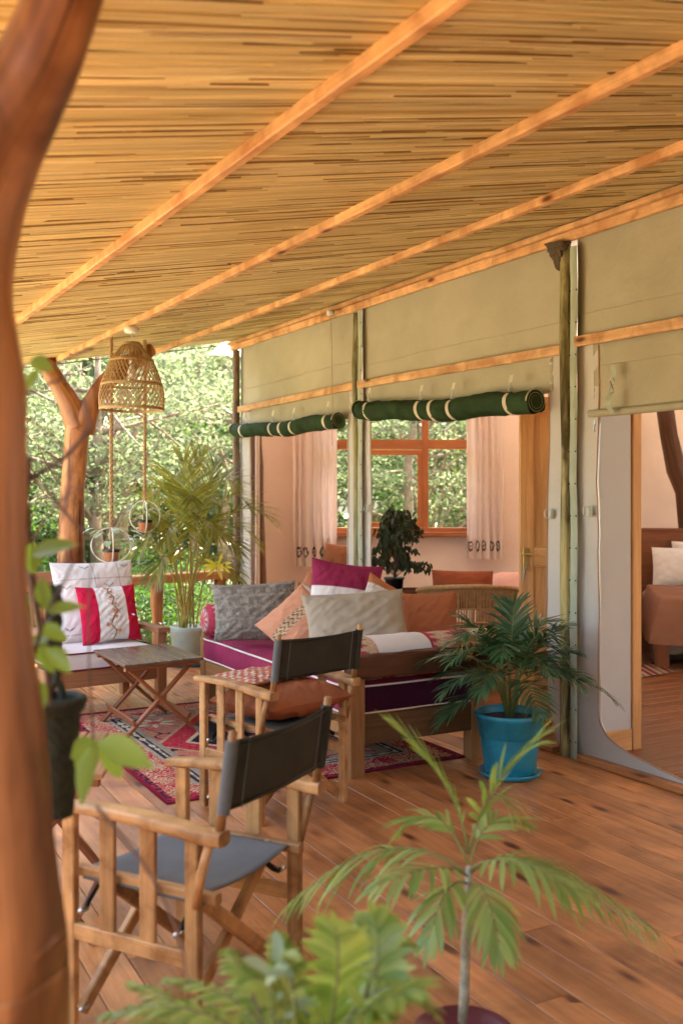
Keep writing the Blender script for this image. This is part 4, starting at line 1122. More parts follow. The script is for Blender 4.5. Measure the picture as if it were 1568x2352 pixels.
for v,r_ in ((0,.006),(.02,.006),(.26,.006),(.275,.006),(.62,.006),(.635,.006),(.98,.0055),(.99,.007),(1.0,.0055)):
    m=MB(); m.tube([(prof(v)*math.cos(a),prof(v)*math.sin(a),zt-Hs*v) for a in np.linspace(0,2*PI,49)],r_,6,cap=False); obj('hoop',m,M['wicker'],root)
m=MB(); m.lathe([(0,.0),(.018,0),(.02,-.05),(.0,-.055)],12,(0,0,zt-.10)); obj('bulb_holder',m,M['steel'],root)
m=MB(); m.lathe([(.012,0),(.016,-.02),(.03,-.055),(.032,-.075),(.022,-.1),(0,-.108)],16,(0,0,zt-.15)); obj('bulb',m,M['plast'],root)
# white box and cord near the wall top
t9=tx(793); root=thing('ceiling_box','small round white pull switch with hanging cord at the top of the canvas wall','switch',W(t9,.14,3.075))
obj('switch_body',MB().lathe([(0,.02),(.032,.02),(.034,-.015),(.028,-.022),(0,-.022)],20),M['plast'],root)
m=MB(); m.tube([(0,0,-.02),(.01,0,-.3),(.015,0,-.8),(.012,0,-1.1)],.0025,5); obj('cord',m,M['rope'],root)
# macrame ropes with plants
def hanger(x,ytop,yring,ybot,Z,label,ringr):
    top=P(x,ytop,Z); top.z=RH(td(top.x,top.y)[1])+.02; rp=P(x,yring,Z); bt=P(x,ybot,Z); root=thing('rope_hanger',label,'plant hanger',rp,group='knotted rope plant hangers at the far edge of the roof')
    L=top.z-rp.z; m=MB()
    for s_ in (0,1,2):
        m.tube([(.010*math.cos(z*52+s_*2.1),.010*math.sin(z*52+s_*2.1),z) for z in np.linspace(0,L,int(L*110))],.0068,5)
    obj('rope',m,M['rope'],root)
    hb=rp.z-bt.z
    for an in (0.3,1.9):
        m=MB(); r=ringr
        m.tube([(r*math.sin(a)*math.cos(an),r*math.sin(a)*math.sin(an),-hb/2*(1-math.cos(a))) for a in np.linspace(0,2*PI,40)],.0055,6,cap=False); obj('hoop',m,M['ring'],root)
    pt=thing('hanging_pot',label.replace('rope hanger','terracotta pot').replace('knotted ',''),'plant pot',(rp.x,rp.y,bt.z+.01),group='terracotta pots sitting in the rope hangers')
    obj('pot',MB().lathe([(0,0),(.048,0),(.06,.07),(.066,.072),(.066,.093),(.058,.093),(.056,.08),(0,.08)],20),M['terra'],pt)
    obj('pot_rim',MB().lathe([(.067,.073),(.069,.08),(.069,.093),(.067,.096)],20),M['blackpot'],pt)
    return rp,bt
h1=hanger(256,940,1212,1292,7.9,'knotted rope hanger just right of the forked post, its white hoops holding a leafy pot',.155)
h2=hanger(333,945,1150,1222,8.7,'knotted rope hanger behind the areca fronds, right of the other one',.13)

# ================================================================ lounge furniture
def basket_chair(c,r0,r1,zr,face,label,full=True):
    root=thing('basket_chair',label,'chair',c,group='woven basket chairs in the lounge'); f=math.radians(face)
    # back rim: thick rolled, sweeping down to arms
    def rim(a): return V3((r1*math.sin(a),-r1*math.cos(a)*.8,zr-.10*(1-math.cos(a))*.6-.0*a))
    A=np.linspace(-1.9,1.9,36)
    m=MB(); m.tube([rim(a) for a in A],.02,10); obj('rim',m,M['wicker'],root)
    m=MB()
    for k,a in enumerate(np.linspace(-1.9,1.9,150)):
        t=rim(a); b=V3((r0*math.sin(a),-r0*math.cos(a)*.8,.06)); j=random.uniform(-.01,.01)
        m.tube([t,t.lerp(b,.35)+V3((j,0,0)),b],.0042,4,cap=False)
    s_=obj('reed_back',m,M['wicker'],root); s_['kind']='stuff'
    for z,rr in ((.76,.006),(.62,.012),(.58,.012),(.25,.012)):
        k=(zr-z*zr)/(zr-.06); m=MB(); m.tube([rim(a).lerp(V3((r0*math.sin(a),-r0*math.cos(a)*.8,.06)),k)*1.01 for a in A],rr,6); obj('binding',m,M['wicker'],root)
    m=MB(); m.lathe([(0,.38),(r0*.95,.38),(r0*.97,.34),(r0*.9,.05),(0,.05)],28); obj('seat',m,M['wicker'],root)
    root.rotation_euler=(0,0,f); return root
bc=P(1083,1150,8.15); basket_chair((bc.x,bc.y+.28,.02),.30,.42,.80,0,'woven basket chair with open reed back in front of the pink throw')
x,z=upleft(0,14,-1)
put_pillow('cushion',pillow_mb(.52,.34,.14,None,41,30,.05),M['rust'],'reddish brown cushion showing above the rim of the basket chair','cushion',P(1062,1356,8.35),x,z)
# pale pink throw over a seat behind
m=MB()
def thr(u,v):
    a=PI*(v-.0); p=P(1166,1150,9.3); x0=-.22+.44*u
    return (p.x+x0*(1+.08*(1-abs(math.cos(a)))),p.y-.22*math.cos(a),.05+.80*math.sin(a)**.35*(1-.12*abs(2*u-1)**3)+.015*noise.noise(V3((u*5,v*6,2))))
m.grid(thr,24,36); tag(obj('throw',m,M['pinkcl']),'pale pink throw draped over a seat behind the basket chair','throw')
# far wicker chair with orange cushion
bc2=P(768,1150,9.9); basket_chair((bc2.x,bc2.y+.25,.02),.28,.36,.72,10,'smaller basket chair below the left curtain in the lounge')
x,z=upleft(-6,14,-8); put_pillow('cushion',pillow_mb(.27,.25,.12,None,43,24,.06),M['terra_cl'],'orange cushion standing above the basket chair by the left curtain','cushion',P(773,1279,9.75),x,z)
# dark table with tray, ficus pot stands on it
tp=P(905,1150,8.9)
root=thing('side_table','low dark wooden table in the lounge under the ficus pot','table',(tp.x+.05,tp.y+.02,.02))
m=MB(); m.box(-.30,.42,-.25,.30,.60,.63); obj('table_top',m,M['darkpost'],root)
for sx in (-.26,.38):
    for sy in (-.2,.25): m=MB(); m.beam((sx,sy,0),(sx,sy,.60),.05,.05); obj('leg',m,M['darkpost'],root)
tr=thing('serving_tray','dark wooden tray with an oval hand hole beside the black ficus pot','tray',(P(957,1150,8.7).x,8.80,.651))
obj('tray_base',MB().box(-.16,.16,-.12,.2,0,.012),M['darkpost'],tr)
m=MB(); a0=.04; hh=.085
m.box(-.16,-a0-.01,-.13,-.118,.0,hh); m.box(a0+.01,.16,-.13,-.118,.0,hh); m.box(-a0-.01,a0+.01,-.13,-.118,.0,.035); m.box(-a0-.01,a0+.01,-.13,-.118,.065,hh); obj('tray_end',m,M['darkpost'],tr)
for xx in (-.16,.148): obj('tray_side',MB().box(xx,xx+.012,-.117,.2,.013,hh),M['darkpost'],tr)
obj('tray_end',MB().box(-.147,.147,.188,.2,.013,hh),M['darkpost'],tr)

# ================================================================ bed in the bedroom
def bed():
    root=thing('bed','double bed with dark wooden headboard and terracotta cover in the bedroom','bed',(2.83,8.95,.02),-math.radians(13))
    dk=M['acacia']
    for x_,y_ in ((.05,.10),(1.45,.10),(.05,1.95),(1.45,1.95)):
        m=MB(); m.beam((x_,y_,0),(x_,y_,.32),.12,.12); obj('leg',m,dk,root)
    m=MB(); m.box(0,1.5,.04,2.0,.24,.34); obj('bed_frame',m,dk,root)
    obj('headboard',MB().box(-.12,1.62,2.06,2.11,.3,1.20,ch=.01),dk,root)
    obj('mattress',MB().box(.01,1.49,.05,2.0,.345,.54,ch=.04),M['sheet'],root)
    def cov(u,v):
        x=-.07+1.66*u; y=-.06+1.62*v
        e=min(u*1.66,(1-u)*1.66,v*1.62)
        z=.60 if e>.09 else .60-.0
        ed=max(0,.10-e)/.10
        z=.615-.40*ed**1.3-.012*math.sin(x*5+y*3)*ed+.012*noise.noise(V3((x*2,y*2,1)))+.02*math.sin(min(1,max(0,(y-.3)/.1))*PI)*0
        return (x+.02*noise.noise(V3((x*4,y*4,3)))*ed,y+.02*noise.noise(V3((x*5,y*4,6)))*ed,z)
    m=MB(); m.grid(lambda u,v:(lambda p:(p[0],p[1],p[2]+.02*(abs(noise.noise(V3((p[0]*2+p[1],p[1]*4,9))))-.15)))(cov(u,v)),90,90); o=obj('bed_cover',m,M['duvet'],root)
    return root
bd=bed(); AB=Matrix.Translation(bd.location)@Matrix.Rotation(-math.radians(13),4,'Z')
R3=AB.to_3x3()
for xx,yy,zz,lab in ((.40,1.74,.80,'white pillow nearest the doorway on the bed'),(.62,1.93,.86,'second white pillow leaning on the headboard behind the first')):
    put_pillow('bed_pillow',pillow_mb(.62,.42,.15,None,xx*9,30,.04),M['sheet'],lab,'pillow',AB@V3((xx,yy,zz)),R3@V3((1,0,0)),R3@V3((0,.32,1)))
def rp_(u,v):
    k=math.sin(u*30)*math.sin(v*26); return (.35,.03,.03) if k<.35 else (.45,.14,.08)
put_pillow('bed_pillow',pillow_mb(.44,.40,.15,rp_,3,40,.05),M['paint'],'dark red patterned cushion at the right of the white bed pillows','cushion',AB@V3((.92,1.60,.80)),R3@V3((1,0,0)),R3@V3((0,.3,1)))
m=MB(); pts=[P(1522,925,11.6),P(1535,1000,11.5),P(1552,1080,11.4),P(1572,1130,11.4),P(1580,1230,11.4),P(1590,1420,11.4)]
m.tube(pts,[.10,.11,.11,.115,.11,.11],12,wob=.25,seed=6); tag(obj('roof_strut',m,M['darkpost']),'crooked dark log leaning against the pink bedroom wall by the bed','log')
def rg(u,v): return (.2,.02,.03) if (u*6)%1<.5 else (.4,.3,.22)
m=MB(); a=G(1460,1556,.015); m.grid(lambda u,v:(a.x+.0+.42*u,a.y-.05+.55*v+.3*u,.02),20,20,rg); tag(obj('bedside_mat',m,M['rug']),'small dark red mat beside the bed leg','mat')
m=MB(); a=G(1520,1520,.015); m.grid(lambda u,v:(a.x+.9*u,a.y+.3*v+.1*u,.024+.012*random.random()),60,24,lambda u,v:(.25,.17,.13)); tag(obj('shaggy_rug',m,M['rug']),'grey brown shaggy rug partly under the bed','rug')
# ================================================================ plants
def bez(a,b,c,n):
    a,b,c=V3(a),V3(b),V3(c); return [(a*(1-t)**2+b*2*t*(1-t)+c*t*t) for t in np.linspace(0,1,n)]
def blade(mb,p,d,L,wd,up,droop=.2,segs=4,prof=None,fold=.25):
    d=V3(d).normalized(); sd=d.cross(up)
    if sd.length<.05: sd=d.cross(V3((1,0,0)))
    sd.normalize(); nn=sd.cross(d)
    prof=prof or (lambda s:(math.sin(PI*min(1,s*.85+.12)))**.8 if s<1 else 0)
    vs_=[]; q=V3(p); dd=d.copy(); st=L/segs
    for i in range(segs+1):
        s=i/segs; w_=wd*prof(s)/2
        if i==segs: w_=.0006
        vs_ += [q-sd*w_+nn*w_*fold, q.copy(), q+sd*w_+nn*w_*fold]
        dd=(dd+V3((0,0,-droop/segs))).normalized(); q=q+dd*st
    fs=[]
    for i in range(segs):
        a=i*3; fs+=[[a,a+1,a+4,a+3],[a+1,a+2,a+5,a+4]]
    mb.add(vs_,fs)
def frond(root,pts,mat,nl,ll,lw,stem=M['stem'],start=.25,ang=50,droop=.5,r0=.004,prof=None,jit=.12,vee=.25,shape=None):
    """one feather leaf along a curve: leaflets mesh + midrib"""
    m=MB(); n=len(pts); up0=V3((0,0,1))
    shape=shape or (lambda s:math.sin(PI*(.12+.80*s))**.7)
    for k in range(nl):
        s=start+(1-start)*(k+.5)/nl; f=s*(n-1); i=min(n-2,int(f)); p=pts[i].lerp(pts[i+1],f-i); T=(pts[i+1]-pts[i]).normalized()
        sd=T.cross(up0)
        if sd.length<.1: sd=T.cross(V3((.3,1,0)))
        sd.normalize(); nn=sd.cross(T)
        for sg in (-1,1):
            a=math.radians(ang*(1-.45*(k/nl))+random.uniform(-6,6))
            d=T*math.cos(a)+sd*sg*math.sin(a)+nn*(vee+random.uniform(-.1,.1))
            blade(m,p,d,ll*shape((k+.5)/nl)*random.uniform(1-jit,1+jit),lw*random.uniform(.85,1.1),nn,droop*random.uniform(.6,1.3),4,prof)
    T=(pts[-1]-pts[-2]).normalized(); blade(m,pts[-1],T,ll*.5,lw,up0,droop*.5)
    o=obj('frond',m,mat,root)
    m=MB(); m.tube(pts,[r0*(1-.8*i/(n-1)) for i in range(n)],5); obj('midrib',m,stem,o); return o
# ---- parlour palm in the turquoise pot
pc=G(1170,1780); root=thing('potted_palm','bushy dark green parlour palm in a turquoise plastic pot on a matching saucer','potted plant',pc)
obj('saucer',MB().lathe([(0,.004),(.13,.0),(.155,.012),(.172,.034),(.176,.034),(.158,.004),(.135,-.0),(0,0)][::-1],40),M['bluepot'],root)
obj('pot',MB().lathe([(0,.012),(.135,.012),(.14,.03),(.165,.22),(.167,.225),(.172,.228),(.184,.318),(.190,.322),(.196,.338),(.196,.352),(.188,.354),(.182,.335),(.178,.30),(0,.29)],48),M['bluepot'],root)
obj('potting_soil',MB().lathe([(0,.318),(.178,.312)],20),M['soil'],root)
random.seed(11)
for k in range(22):
    a=k*2.399+random.uniform(-.3,.3); lv=k/30; el=math.radians(28+50*lv+random.uniform(-8,8)); L=random.uniform(.42,.60)*(1-.12*lv)
    h=V3((math.cos(a),math.sin(a),0)); b=V3((.03*math.cos(a),.03*math.sin(a),.32)); zb=.14+.24*lv
    b2=b+h*.03+V3((0,0,zb))
    tip=b2+h*L*math.cos(el)*1.0+V3((0,0,L*math.sin(el)*.62-L*.33*(1.15-lv)))
    mid=b2+h*L*.45*math.cos(el)+V3((0,0,L*.55*math.sin(el)+.05))
    pts=[V3((b.x*.6,b.y*.6,b.z))]+bez(b2,mid,tip,10)
    frond(root,pts,M['palm'],17,.18,.0165,start=.22,ang=56,droop=.55,r0=.0045)
for (tx_,ty_,dz) in ((1345,1560,-.1),(1300,1440,.05),(1010,1660,-.1),(1180,1390,.0),(1055,1420,0),(1320,1500,0)):
    tip=P(tx_,ty_,pc.y+dz-.05)-pc; b2=V3((0,0,.48)); mid=b2.lerp(tip,.5)+V3((0,0,.13))
    frond(root,bez(b2,mid,tip,11),M['palm'],19,.18,.0165,start=.3,droop=.55)
m=MB()
for k in range(70):
    a=P(1075+random.gauss(0,14),1520-random.uniform(0,60),pc.y-.22)-pc; m.tube([a,a+V3((random.gauss(0,.02),random.gauss(0,.02),random.uniform(.01,.05)))],.0014,3)
o=obj('seed_spray',m,M['cane'],root); o['kind']='stuff'
# ---- young palm in the foreground pot
random.seed(5)
Zp=2.46; pc=P(1065,1150,Zp); pc.z=0
root=thing('young_palm','young feather palm with one thin ringed stem in a maroon pot, nearest the camera','potted plant',pc)
obj('pot',MB().lathe([(0,.0),(.09,.0),(.108,.185),(.120,.19),(.125,.212),(.117,.215),(.110,.20),(0,.18)],44),M['maroonpot'],root)
obj('potting_soil',MB().lathe([(0,.188),(.110,.186)],20),M['soil'],root)
def LP(x,y,dz=0): return P(x,y,Zp+dz)-pc
m=MB(); m.tube([LP(1062,2350),LP(1066,2280),LP(1068,2200),LP(1072,2120),LP(1074,2040),LP(1076,1990)],[.0105,.0115,.0105,.013,.010,.007],9,wob=.25); obj('palm_stem',m,plain('ringed_stem',(.42,.40,.30),.7,var=.45,gs=45),root)
FR=[((1076,2010),(1180,1890),(1490,2125),.02,18,.23,1.0),((1074,2010),(900,1860),(668,2075),.08,13,.17,1.0),((1074,1960),(1060,1800),(905,1668),0,24,.13,.2),
    ((1076,1960),(1110,1800),(1235,1700),-.08,11,.17,.35),((1072,1980),(1010,1820),(925,1905),.1,9,.12,.6),((1078,1985),(1110,1850),(1200,1890),.1,7,.11,.6),
    ((1074,2030),(1020,2000),(985,2160),-.18,7,.12,.8),((1076,2030),(1120,2010),(1145,2180),-.2,7,.12,.8),((1076,2000),(1160,1930),(1330,2050),-.25,8,.15,.8),((1076,2015),(1010,1960),(860,2040),-.2,7,.12,.8)]
for (a,b,c,dz,nl,ll,dr) in FR:
    frond(root,bez(LP(*a),LP(b[0],b[1],dz*.6),LP(c[0],c[1],dz),13),M['palm_l'],nl+3,ll*1.02,.0150,start=.22,ang=48,droop=dr,r0=.0035,vee=.1)
m=MB()
for k in range(9):
    a=LP(1130,1850,-.02); m.tube(bez(a,a+V3((.03,.0,.05)),a+V3((.03+random.uniform(0,.07),random.uniform(-.03,.03),-random.uniform(-.01,.07))),6),.0016,4)
obj('dry_spray',m,M['cane'],root)
# ---- fern with variegated leaves, low at the front
random.seed(9)
Zf=1.62; pc=P(700,1150,Zf); pc.z=0
root=thing('fern','big blurred light green fern with some yellowing leaflets, low at the front left','plant',pc)
obj('pot',MB().lathe([(0,.0),(.12,.0),(.16,.26),(.17,.26),(.17,.29),(.155,.29),(.15,.27),(0,.26)],32),M['terra'],root)
obj('potting_soil',MB().lathe([(0,.265),(.15,.262)],20),M['soil'],root)
def LF(x,y,dz=0): return P(x,y,Zf+dz)-pc
oval=lambda s:(math.sin(PI*min(1,s*.9+.08)))**.55 if s<1 else 0
base=V3((0,0,.27))
FF=[((700,2560),(860,2120),(1000,2330),.05,.055),((700,2560),(760,2180),(930,2160),.2,.05),((680,2560),(560,2250),(250,2330),.1,.04),((700,2560),(640,2280),(390,2250),.25,.036),
    ((700,2560),(690,2260),(640,2150),.3,.04),((700,2560),(780,2300),(960,2270),-.1,.06),((660,2600),(560,2360),(330,2360),-.08,.045),((760,2560),(900,2250),(860,2110),.1,.05),((760,2560),(960,2330),(1010,2420),-.1,.055),((640,2580),(480,2300),(300,2260),.3,.036),((620,2600),(430,2380),(240,2400),0,.045),((690,2560),(560,2220),(520,2180),.35,.035),((740,2600),(720,2260),(560,2240),.0,.045),((700,2600),(800,2250),(770,2130),-.05,.05)]
for k,(a,b,c,dz,ll) in enumerate(FF):
    b0=base+V3((random.uniform(-.02,.02),0,0))
    pts=bez(LF(a[0],a[1],0),LF(b[0],b[1],dz*.5),LF(c[0],c[1],dz),15); pts=[b0]+pts
    frond(root,pts,M['fern'] if k not in (99,) else M['croton'],24,ll*1.4,.0145,start=.34,ang=64,droop=.45,r0=.0035,stem=M['twig'],prof=oval,vee=.05,shape=lambda s:math.sin(PI*(.25+.68*s))**.5)
rootv=thing('variegated_plant','plant with broad pale cream and green leaves amid the fern at the front left','plant',P(690,1150,Zf+.1)-V3((0,0,CAMH)))
rootv.location.z=0; pv=V3(rootv.location)
obj('pot',MB().lathe([(0,.0),(.07,.0),(.09,.2),(.1,.2),(.1,.22),(.085,.22),(0,.2)],24),M['greypot'],rootv)
for k in range(26):
    tx_,ty_=random.choice([(620,2250),(650,2210),(720,2170),(690,2280),(760,2300),(590,2320),(820,2280),(640,2340),(860,2230),(700,2340)]); 
    tip=P(tx_+random.gauss(0,26),ty_+random.gauss(0,24),Zf+random.uniform(-.15,.2))-pv
    b=V3((0,0,.22)); pts=bez(b,b.lerp(tip,.6)+V3((0,0,.08)),tip,7); m=MB(); m.tube(pts,.0022,4); obj('leaf_stalk',m,M['stem'],rootv)
    m=MB(); d=(pts[-1]-pts[-2]).normalized()+V3((random.uniform(-.8,.8),random.uniform(-.5,.3),random.uniform(-.5,.1)))
    blade(m,tip,d,random.uniform(.040,.065),random.uniform(.016,.026),V3((0,-.5,1)),.5,5,oval,.2); obj('leaf',m,M['vari'] if k%3 else M['fern'],rootv)
# ---- areca palm by the railing
random.seed(21)
pc=P(432,1150,9.25); pc.z=0
root=thing('areca_palm','tall yellow green areca palm in a pale pot by the far railing','potted plant',pc); Zs=9.25
obj('pot',MB().lathe([(0,.03),(.11,.03),(.14,.14),(.165,.30),(.178,.35),(.165,.36),(.15,.34),(0,.32)],30),M['greypot'],root)
obj('saucer',MB().lathe([(0,.0),(.19,.0),(.21,.03),(.2,.035),(0,.02)],30),M['bluepot'],root)
def LA(x,y,dz=0): return P(x,y,Zs+dz)-pc
TIPS=[(470,1045,0,1140),(500,1062,.3,1150),(300,1185,-.3,1090),(345,1130,.2,1080),(620,1195,-.3,1120),(570,1165,-.1,1080),(330,1255,-.4,1150),(545,1265,-.4,1170),(535,1110,.3,1090),(400,1100,.4,1080),
      (380,1240,-.6,1160),(300,1290,0,1190),(500,1230,-.6,1150),(440,1150,-.5,1110),(590,1250,.1,1130),(360,1330,-.4,1220),(540,1330,-.4,1230),(420,1060,-.1,1090)]
for k,(x,y,dz,cy) in enumerate(TIPS):
    b=V3((random.uniform(-.08,.08),random.uniform(-.08,.08),.31)); tip=LA(x,y,dz); c=b.lerp(tip,.45); c.z=LA(x,cy,dz).z+.16
    pts=bez(b,c,tip,16)
    frond(root,pts,M['palm_y'],26,.36,.017,stem=M['cane'],start=.42,ang=46,droop=.55,r0=.009,jit=.1)
m=MB(); b=LA(500,1300,-.5)
for k in range(9): a=k*.7; blade(m,b,V3((math.cos(a),-.2,.45*math.sin(a))),.14,.03,V3((0,-1,.3)),.2,4,oval)
obj('yellow_leaf',m,M['croton'],root)
m=MB(); m.tube(bez(V3((0,0,.32)),LA(480,1380,-.3),b,8),.004,5); obj('leaf_stalk',m,M['cane'],root)
# ---- ficus
random.seed(31)
tp=P(905,1150,8.9); base=V3((tp.x,tp.y,.651)); root=thing('ficus','small weeping fig with drooping dark leaves in a black plastic pot, inside the lounge','potted plant',base)
obj('pot',MB().lathe([(0,0),(.065,0),(.083,.165),(.092,.168),(.092,.185),(.08,.185),(0,.16)],28),M['blackpot'],root)
m=MB(); m.tube([(0,0,.15),(.01,0,.3),(-.01,.0,.45),(.02,0,.6),(.05,0,.78)],[.012,.01,.008,.006,.003],7); obj('trunk',m,M['twig'],root)
m=MB(); mt=MB()
for k in range(64):
    z=random.uniform(.22,.74); a=random.uniform(0,6.28); R_=(.33-.22*(z-.22)/.56)*random.uniform(.55,1); sx=.02+.05*z
    tip=V3((sx+R_*math.cos(a),R_*math.sin(a),z+random.uniform(-.02,.10))); pts=bez((.01,0,max(.18,z-.12)),V3((.6*R_*math.cos(a),.6*R_*math.sin(a),z+.12)),tip,6); mt.tube(pts,.0025,4)
    for j in range(15):
        p=pts[random.randint(2,5)]+V3((random.gauss(0,.02),random.gauss(0,.02),random.gauss(0,.015)))
        blade(m,p,V3((random.gauss(0,.5),random.gauss(0,.5),-1)),random.uniform(.045,.075),random.uniform(.018,.026),V3((0,-1,0)),.2,3,oval)
obj('branches',mt,M['twig'],root); o=obj('foliage',m,M['ficus'],root)
# ---- plants in the hanging pots
for (bt,rr) in ((h1[1],.17),(h2[1],.12)):
    pl=thing('pot_plant','broad pale leaves growing in the pot of the left rope hanger' if rr>.15 else 'thin leaves growing in the pot of the right rope hanger','plant',(bt.x,bt.y,bt.z+.11))
    for k in range(14):
        a=k*2.4; L=rr*random.uniform(.5,1); tip=V3((L*math.cos(a),L*math.sin(a),random.uniform(.05,.17))); m=MB(); m.tube(bez((0,0,0),V3((tip.x*.3,tip.y*.3,tip.z)),tip,5),.002,4); st=obj('leaf_stalk',m,M['stem'],pl)
        m=MB(); blade(m,tip,V3((math.cos(a),math.sin(a),-.2)),.10,.06 if rr>.15 else .02,V3((0,0,1)),.4,4,oval); obj('leaf',m,M['vari'] if rr>.15 else M['vine'],pl)

# ================================================================ log posts, railing
def logpost(name,label,stems,seed,mat=M['log']):
    root=thing(name,label,'post')
    for k,(pts,rad) in enumerate(stems):
        # smooth resample
        P_=[V3(p) for p in pts]; out=[];rr=[]
        n=len(P_)
        for i in range(n-1):
            p0,p1,p2,p3=P_[max(i-1,0)],P_[i],P_[i+1],P_[min(i+2,n-1)]
            for t in np.linspace(0,1,9)[:-1]:
                out.append(.5*((2*p1)+(p2-p0)*t+(2*p0-5*p1+4*p2-p3)*t*t+(3*p1-p0-3*p2+p3)*t**3)); rr.append(rad[i]*(1-t)+rad[i+1]*t)
        out.append(P_[-1]); rr.append(rad[-1]); m=MB(); m.tube(out,rr,22,wob=.10,seed=seed+k); obj('trunk' if k==0 else 'branch',m,mat,root)
    return root
Zt=9.05; q=lambda x,y,dz=0:P(x,y,Zt+dz); s9=Zt/FPX
b0=q(168,1400); b0.z=-.6
logpost('forked_post','smooth orange forked tree trunk holding up the far end of the roof',[
  ([b0,q(166,1400),q(164,1200),q(172,1060),q(178,990),q(186,968),q(187,958)],[31*s9,30*s9,29*s9,27*s9,29*s9,29*s9,12*s9]),
  ([q(184,985),q(163,930),q(136,885),q(112,845),q(98,815),q(90,795)],[31*s9,27*s9,22*s9,20*s9,19*s9,19*s9]),
  ([q(186,990),q(208,935),q(240,882),q(280,848),q(325,815,.1),q(345,800,.15)],[31*s9,24*s9,22*s9,21*s9,20*s9,19*s9])],4)
s1=1.5/FPX
ed=[(-40,128,228),(200,-30,160),(330,-80,96),(450,0,60),(560,0,42),(680,0,36),(800,0,52),(900,0,68),(1000,0,62),(1100,0,68),(1300,0,80),(1500,0,95),(1700,0,115),(1900,0,130),(2050,0,150),(2200,0,165),(2400,0,160)]
main=[];rad=[]
ed2=[(-500,330,.05),(-250,280,.052),(-60,243,.055),(60,206,.056),(200,152,.062),(330,94,.085),(450,54,.108),(560,30,.118),(680,24,.124),(800,38,.126),(900,52,.128),(1000,50,.128),(1100,50,.128),(1300,54,.13),(1500,72,.132),(1700,94,.136),(1900,112,.142),(2050,130,.146),(2200,146,.152),(2400,144,.16)]
for y,xr,r in ed2[::-1]:
    main.append(P(xr-r/s1,y,1.5)); rad.append(r)
m0=main[0].copy(); m0.z=-.6; main=[m0]+main; rad=[rad[0]*1.05]+rad
bl=[P(-150,720,1.5),P(-135,520,1.5),P(-115,300,1.45),P(-170,100,1.4),P(-260,-200,1.35)]
logpost('near_forked_post','big peeled tree trunk standing nearest the camera at the left, forking near the roof',[(main,rad),(bl,[.10,.095,.08,.06,.05])],9)
M['railwood']=wood('rail_timber',(.78,.36,.15),(.55,.22,.08),rough=.4,knot=.7)
# railing: from the corner of the tent outwards, then along the outer edge
root=thing('railing','low orange timber railing with rough log posts closing the far end of the deck','railing')
ra=W(T_COR+.05,.05,0); rb_=P(90,1150,8.75); rb_.z=0
rr2=W(-2.6,0,0); left=V3((-3.0,5.0,0))
zr=.775
for a,b in ((ra,rb_),(rb_,V3((-3.5,8.35,0)))):
    m=MB(); m.beam(V3((a.x,a.y,zr)),V3((b.x,b.y,zr-.01)),.16,.085,ch=.008); obj('top_rail',m,M['railwood'],root)
def rp2(x,z0=-.2,r=.055,par=None,a=ra,b=rb_):
    k=(x-784)/FPX; t=(k*a.y-a.x)/((b.x-a.x)-k*(b.y-a.y)); p=a.lerp(b,t); m=MB()
    m.tube([V3((p.x+.01*math.sin(z*9),p.y,z)) for z in np.linspace(z0,zr-.02,9)],[r*(1+.14*math.sin(i*1.5+x)) for i in range(9)],12,wob=.3,seed=x); obj('rail_post',m,M['log'],root)
for x in (362,210,100,505): rp2(x)
# left outer edge posts and rail (mostly hidden by the near trunk)
for a,b in (((-3.5,8.35),(-3.3,5.2)),((-3.3,5.2),(-3.05,2.2))):
    m=MB(); m.beam((a[0],a[1],zr),(b[0],b[1],zr),.12,.05); obj('top_rail',m,M['pine'],root)
    m=MB(); m.tube([(b[0],b[1],z) for z in np.linspace(-.5,zr,6)],.05,10,wob=.3,seed=a[0]); obj('rail_post',m,M['log'],root)
# deck edge fascia
m=MB(); 
for i in (1,2,3):
    a,b=dp[i],V3((*deck_poly[(i+1)%len(dp)],0)) if True else 0
    a=V3((a[0],a[1],0)); 
    if (b-a).length>.1: m.beam((a.x,a.y,-.12),(b.x,b.y,-.12),.04,.2)
obj('fascia',m,M['pine'],deck)

# ================================================================ vine and hanging pot by the near trunk
random.seed(3); Zv=1.66
hp=P(124,1150,1.95); hz=CAMH-(1720-1150)*1.95/FPX
root=thing('hanging_planter','dark knitted hanging planter beside the near trunk','planter',(hp.x,hp.y,hz))
m=MB()
def hpf(u,v):
    a=2*PI*u; r=.038+.010*math.sin(v*PI)*1 if v<.8 else .044
    r=(.030+.012*v)*(1+.06*math.sin(a*14+v*60)*.6); z=-.13+.23*v
    if v>.88: r+=.006
    return (r*math.cos(a),r*math.sin(a),z)
m.grid(lambda u,v:tuple(c*k for c,k in zip(hpf(u,v),(1.25,1.25,1))),60,40); obj('pot_cover',m,M['knit'],root)
obj('rim',MB().tube([(.056*math.cos(a),.056*math.sin(a),.095) for a in np.linspace(0,6.283,30)],.010,8,cap=False),M['knit'],root)
m=MB()
for k in range(3): m.tube([(.026*(1-z/.16)*math.cos(k*2.1)+.009*math.sin(z*70+k*2),.026*(1-z/.16)*math.sin(k*2.1)*.6,z) if z<.16 else (.011*math.cos(k*2.1+z*60),.011*math.sin(k*2.1+z*60),z) for z in np.linspace(.08,.32,60)],.0075,5)

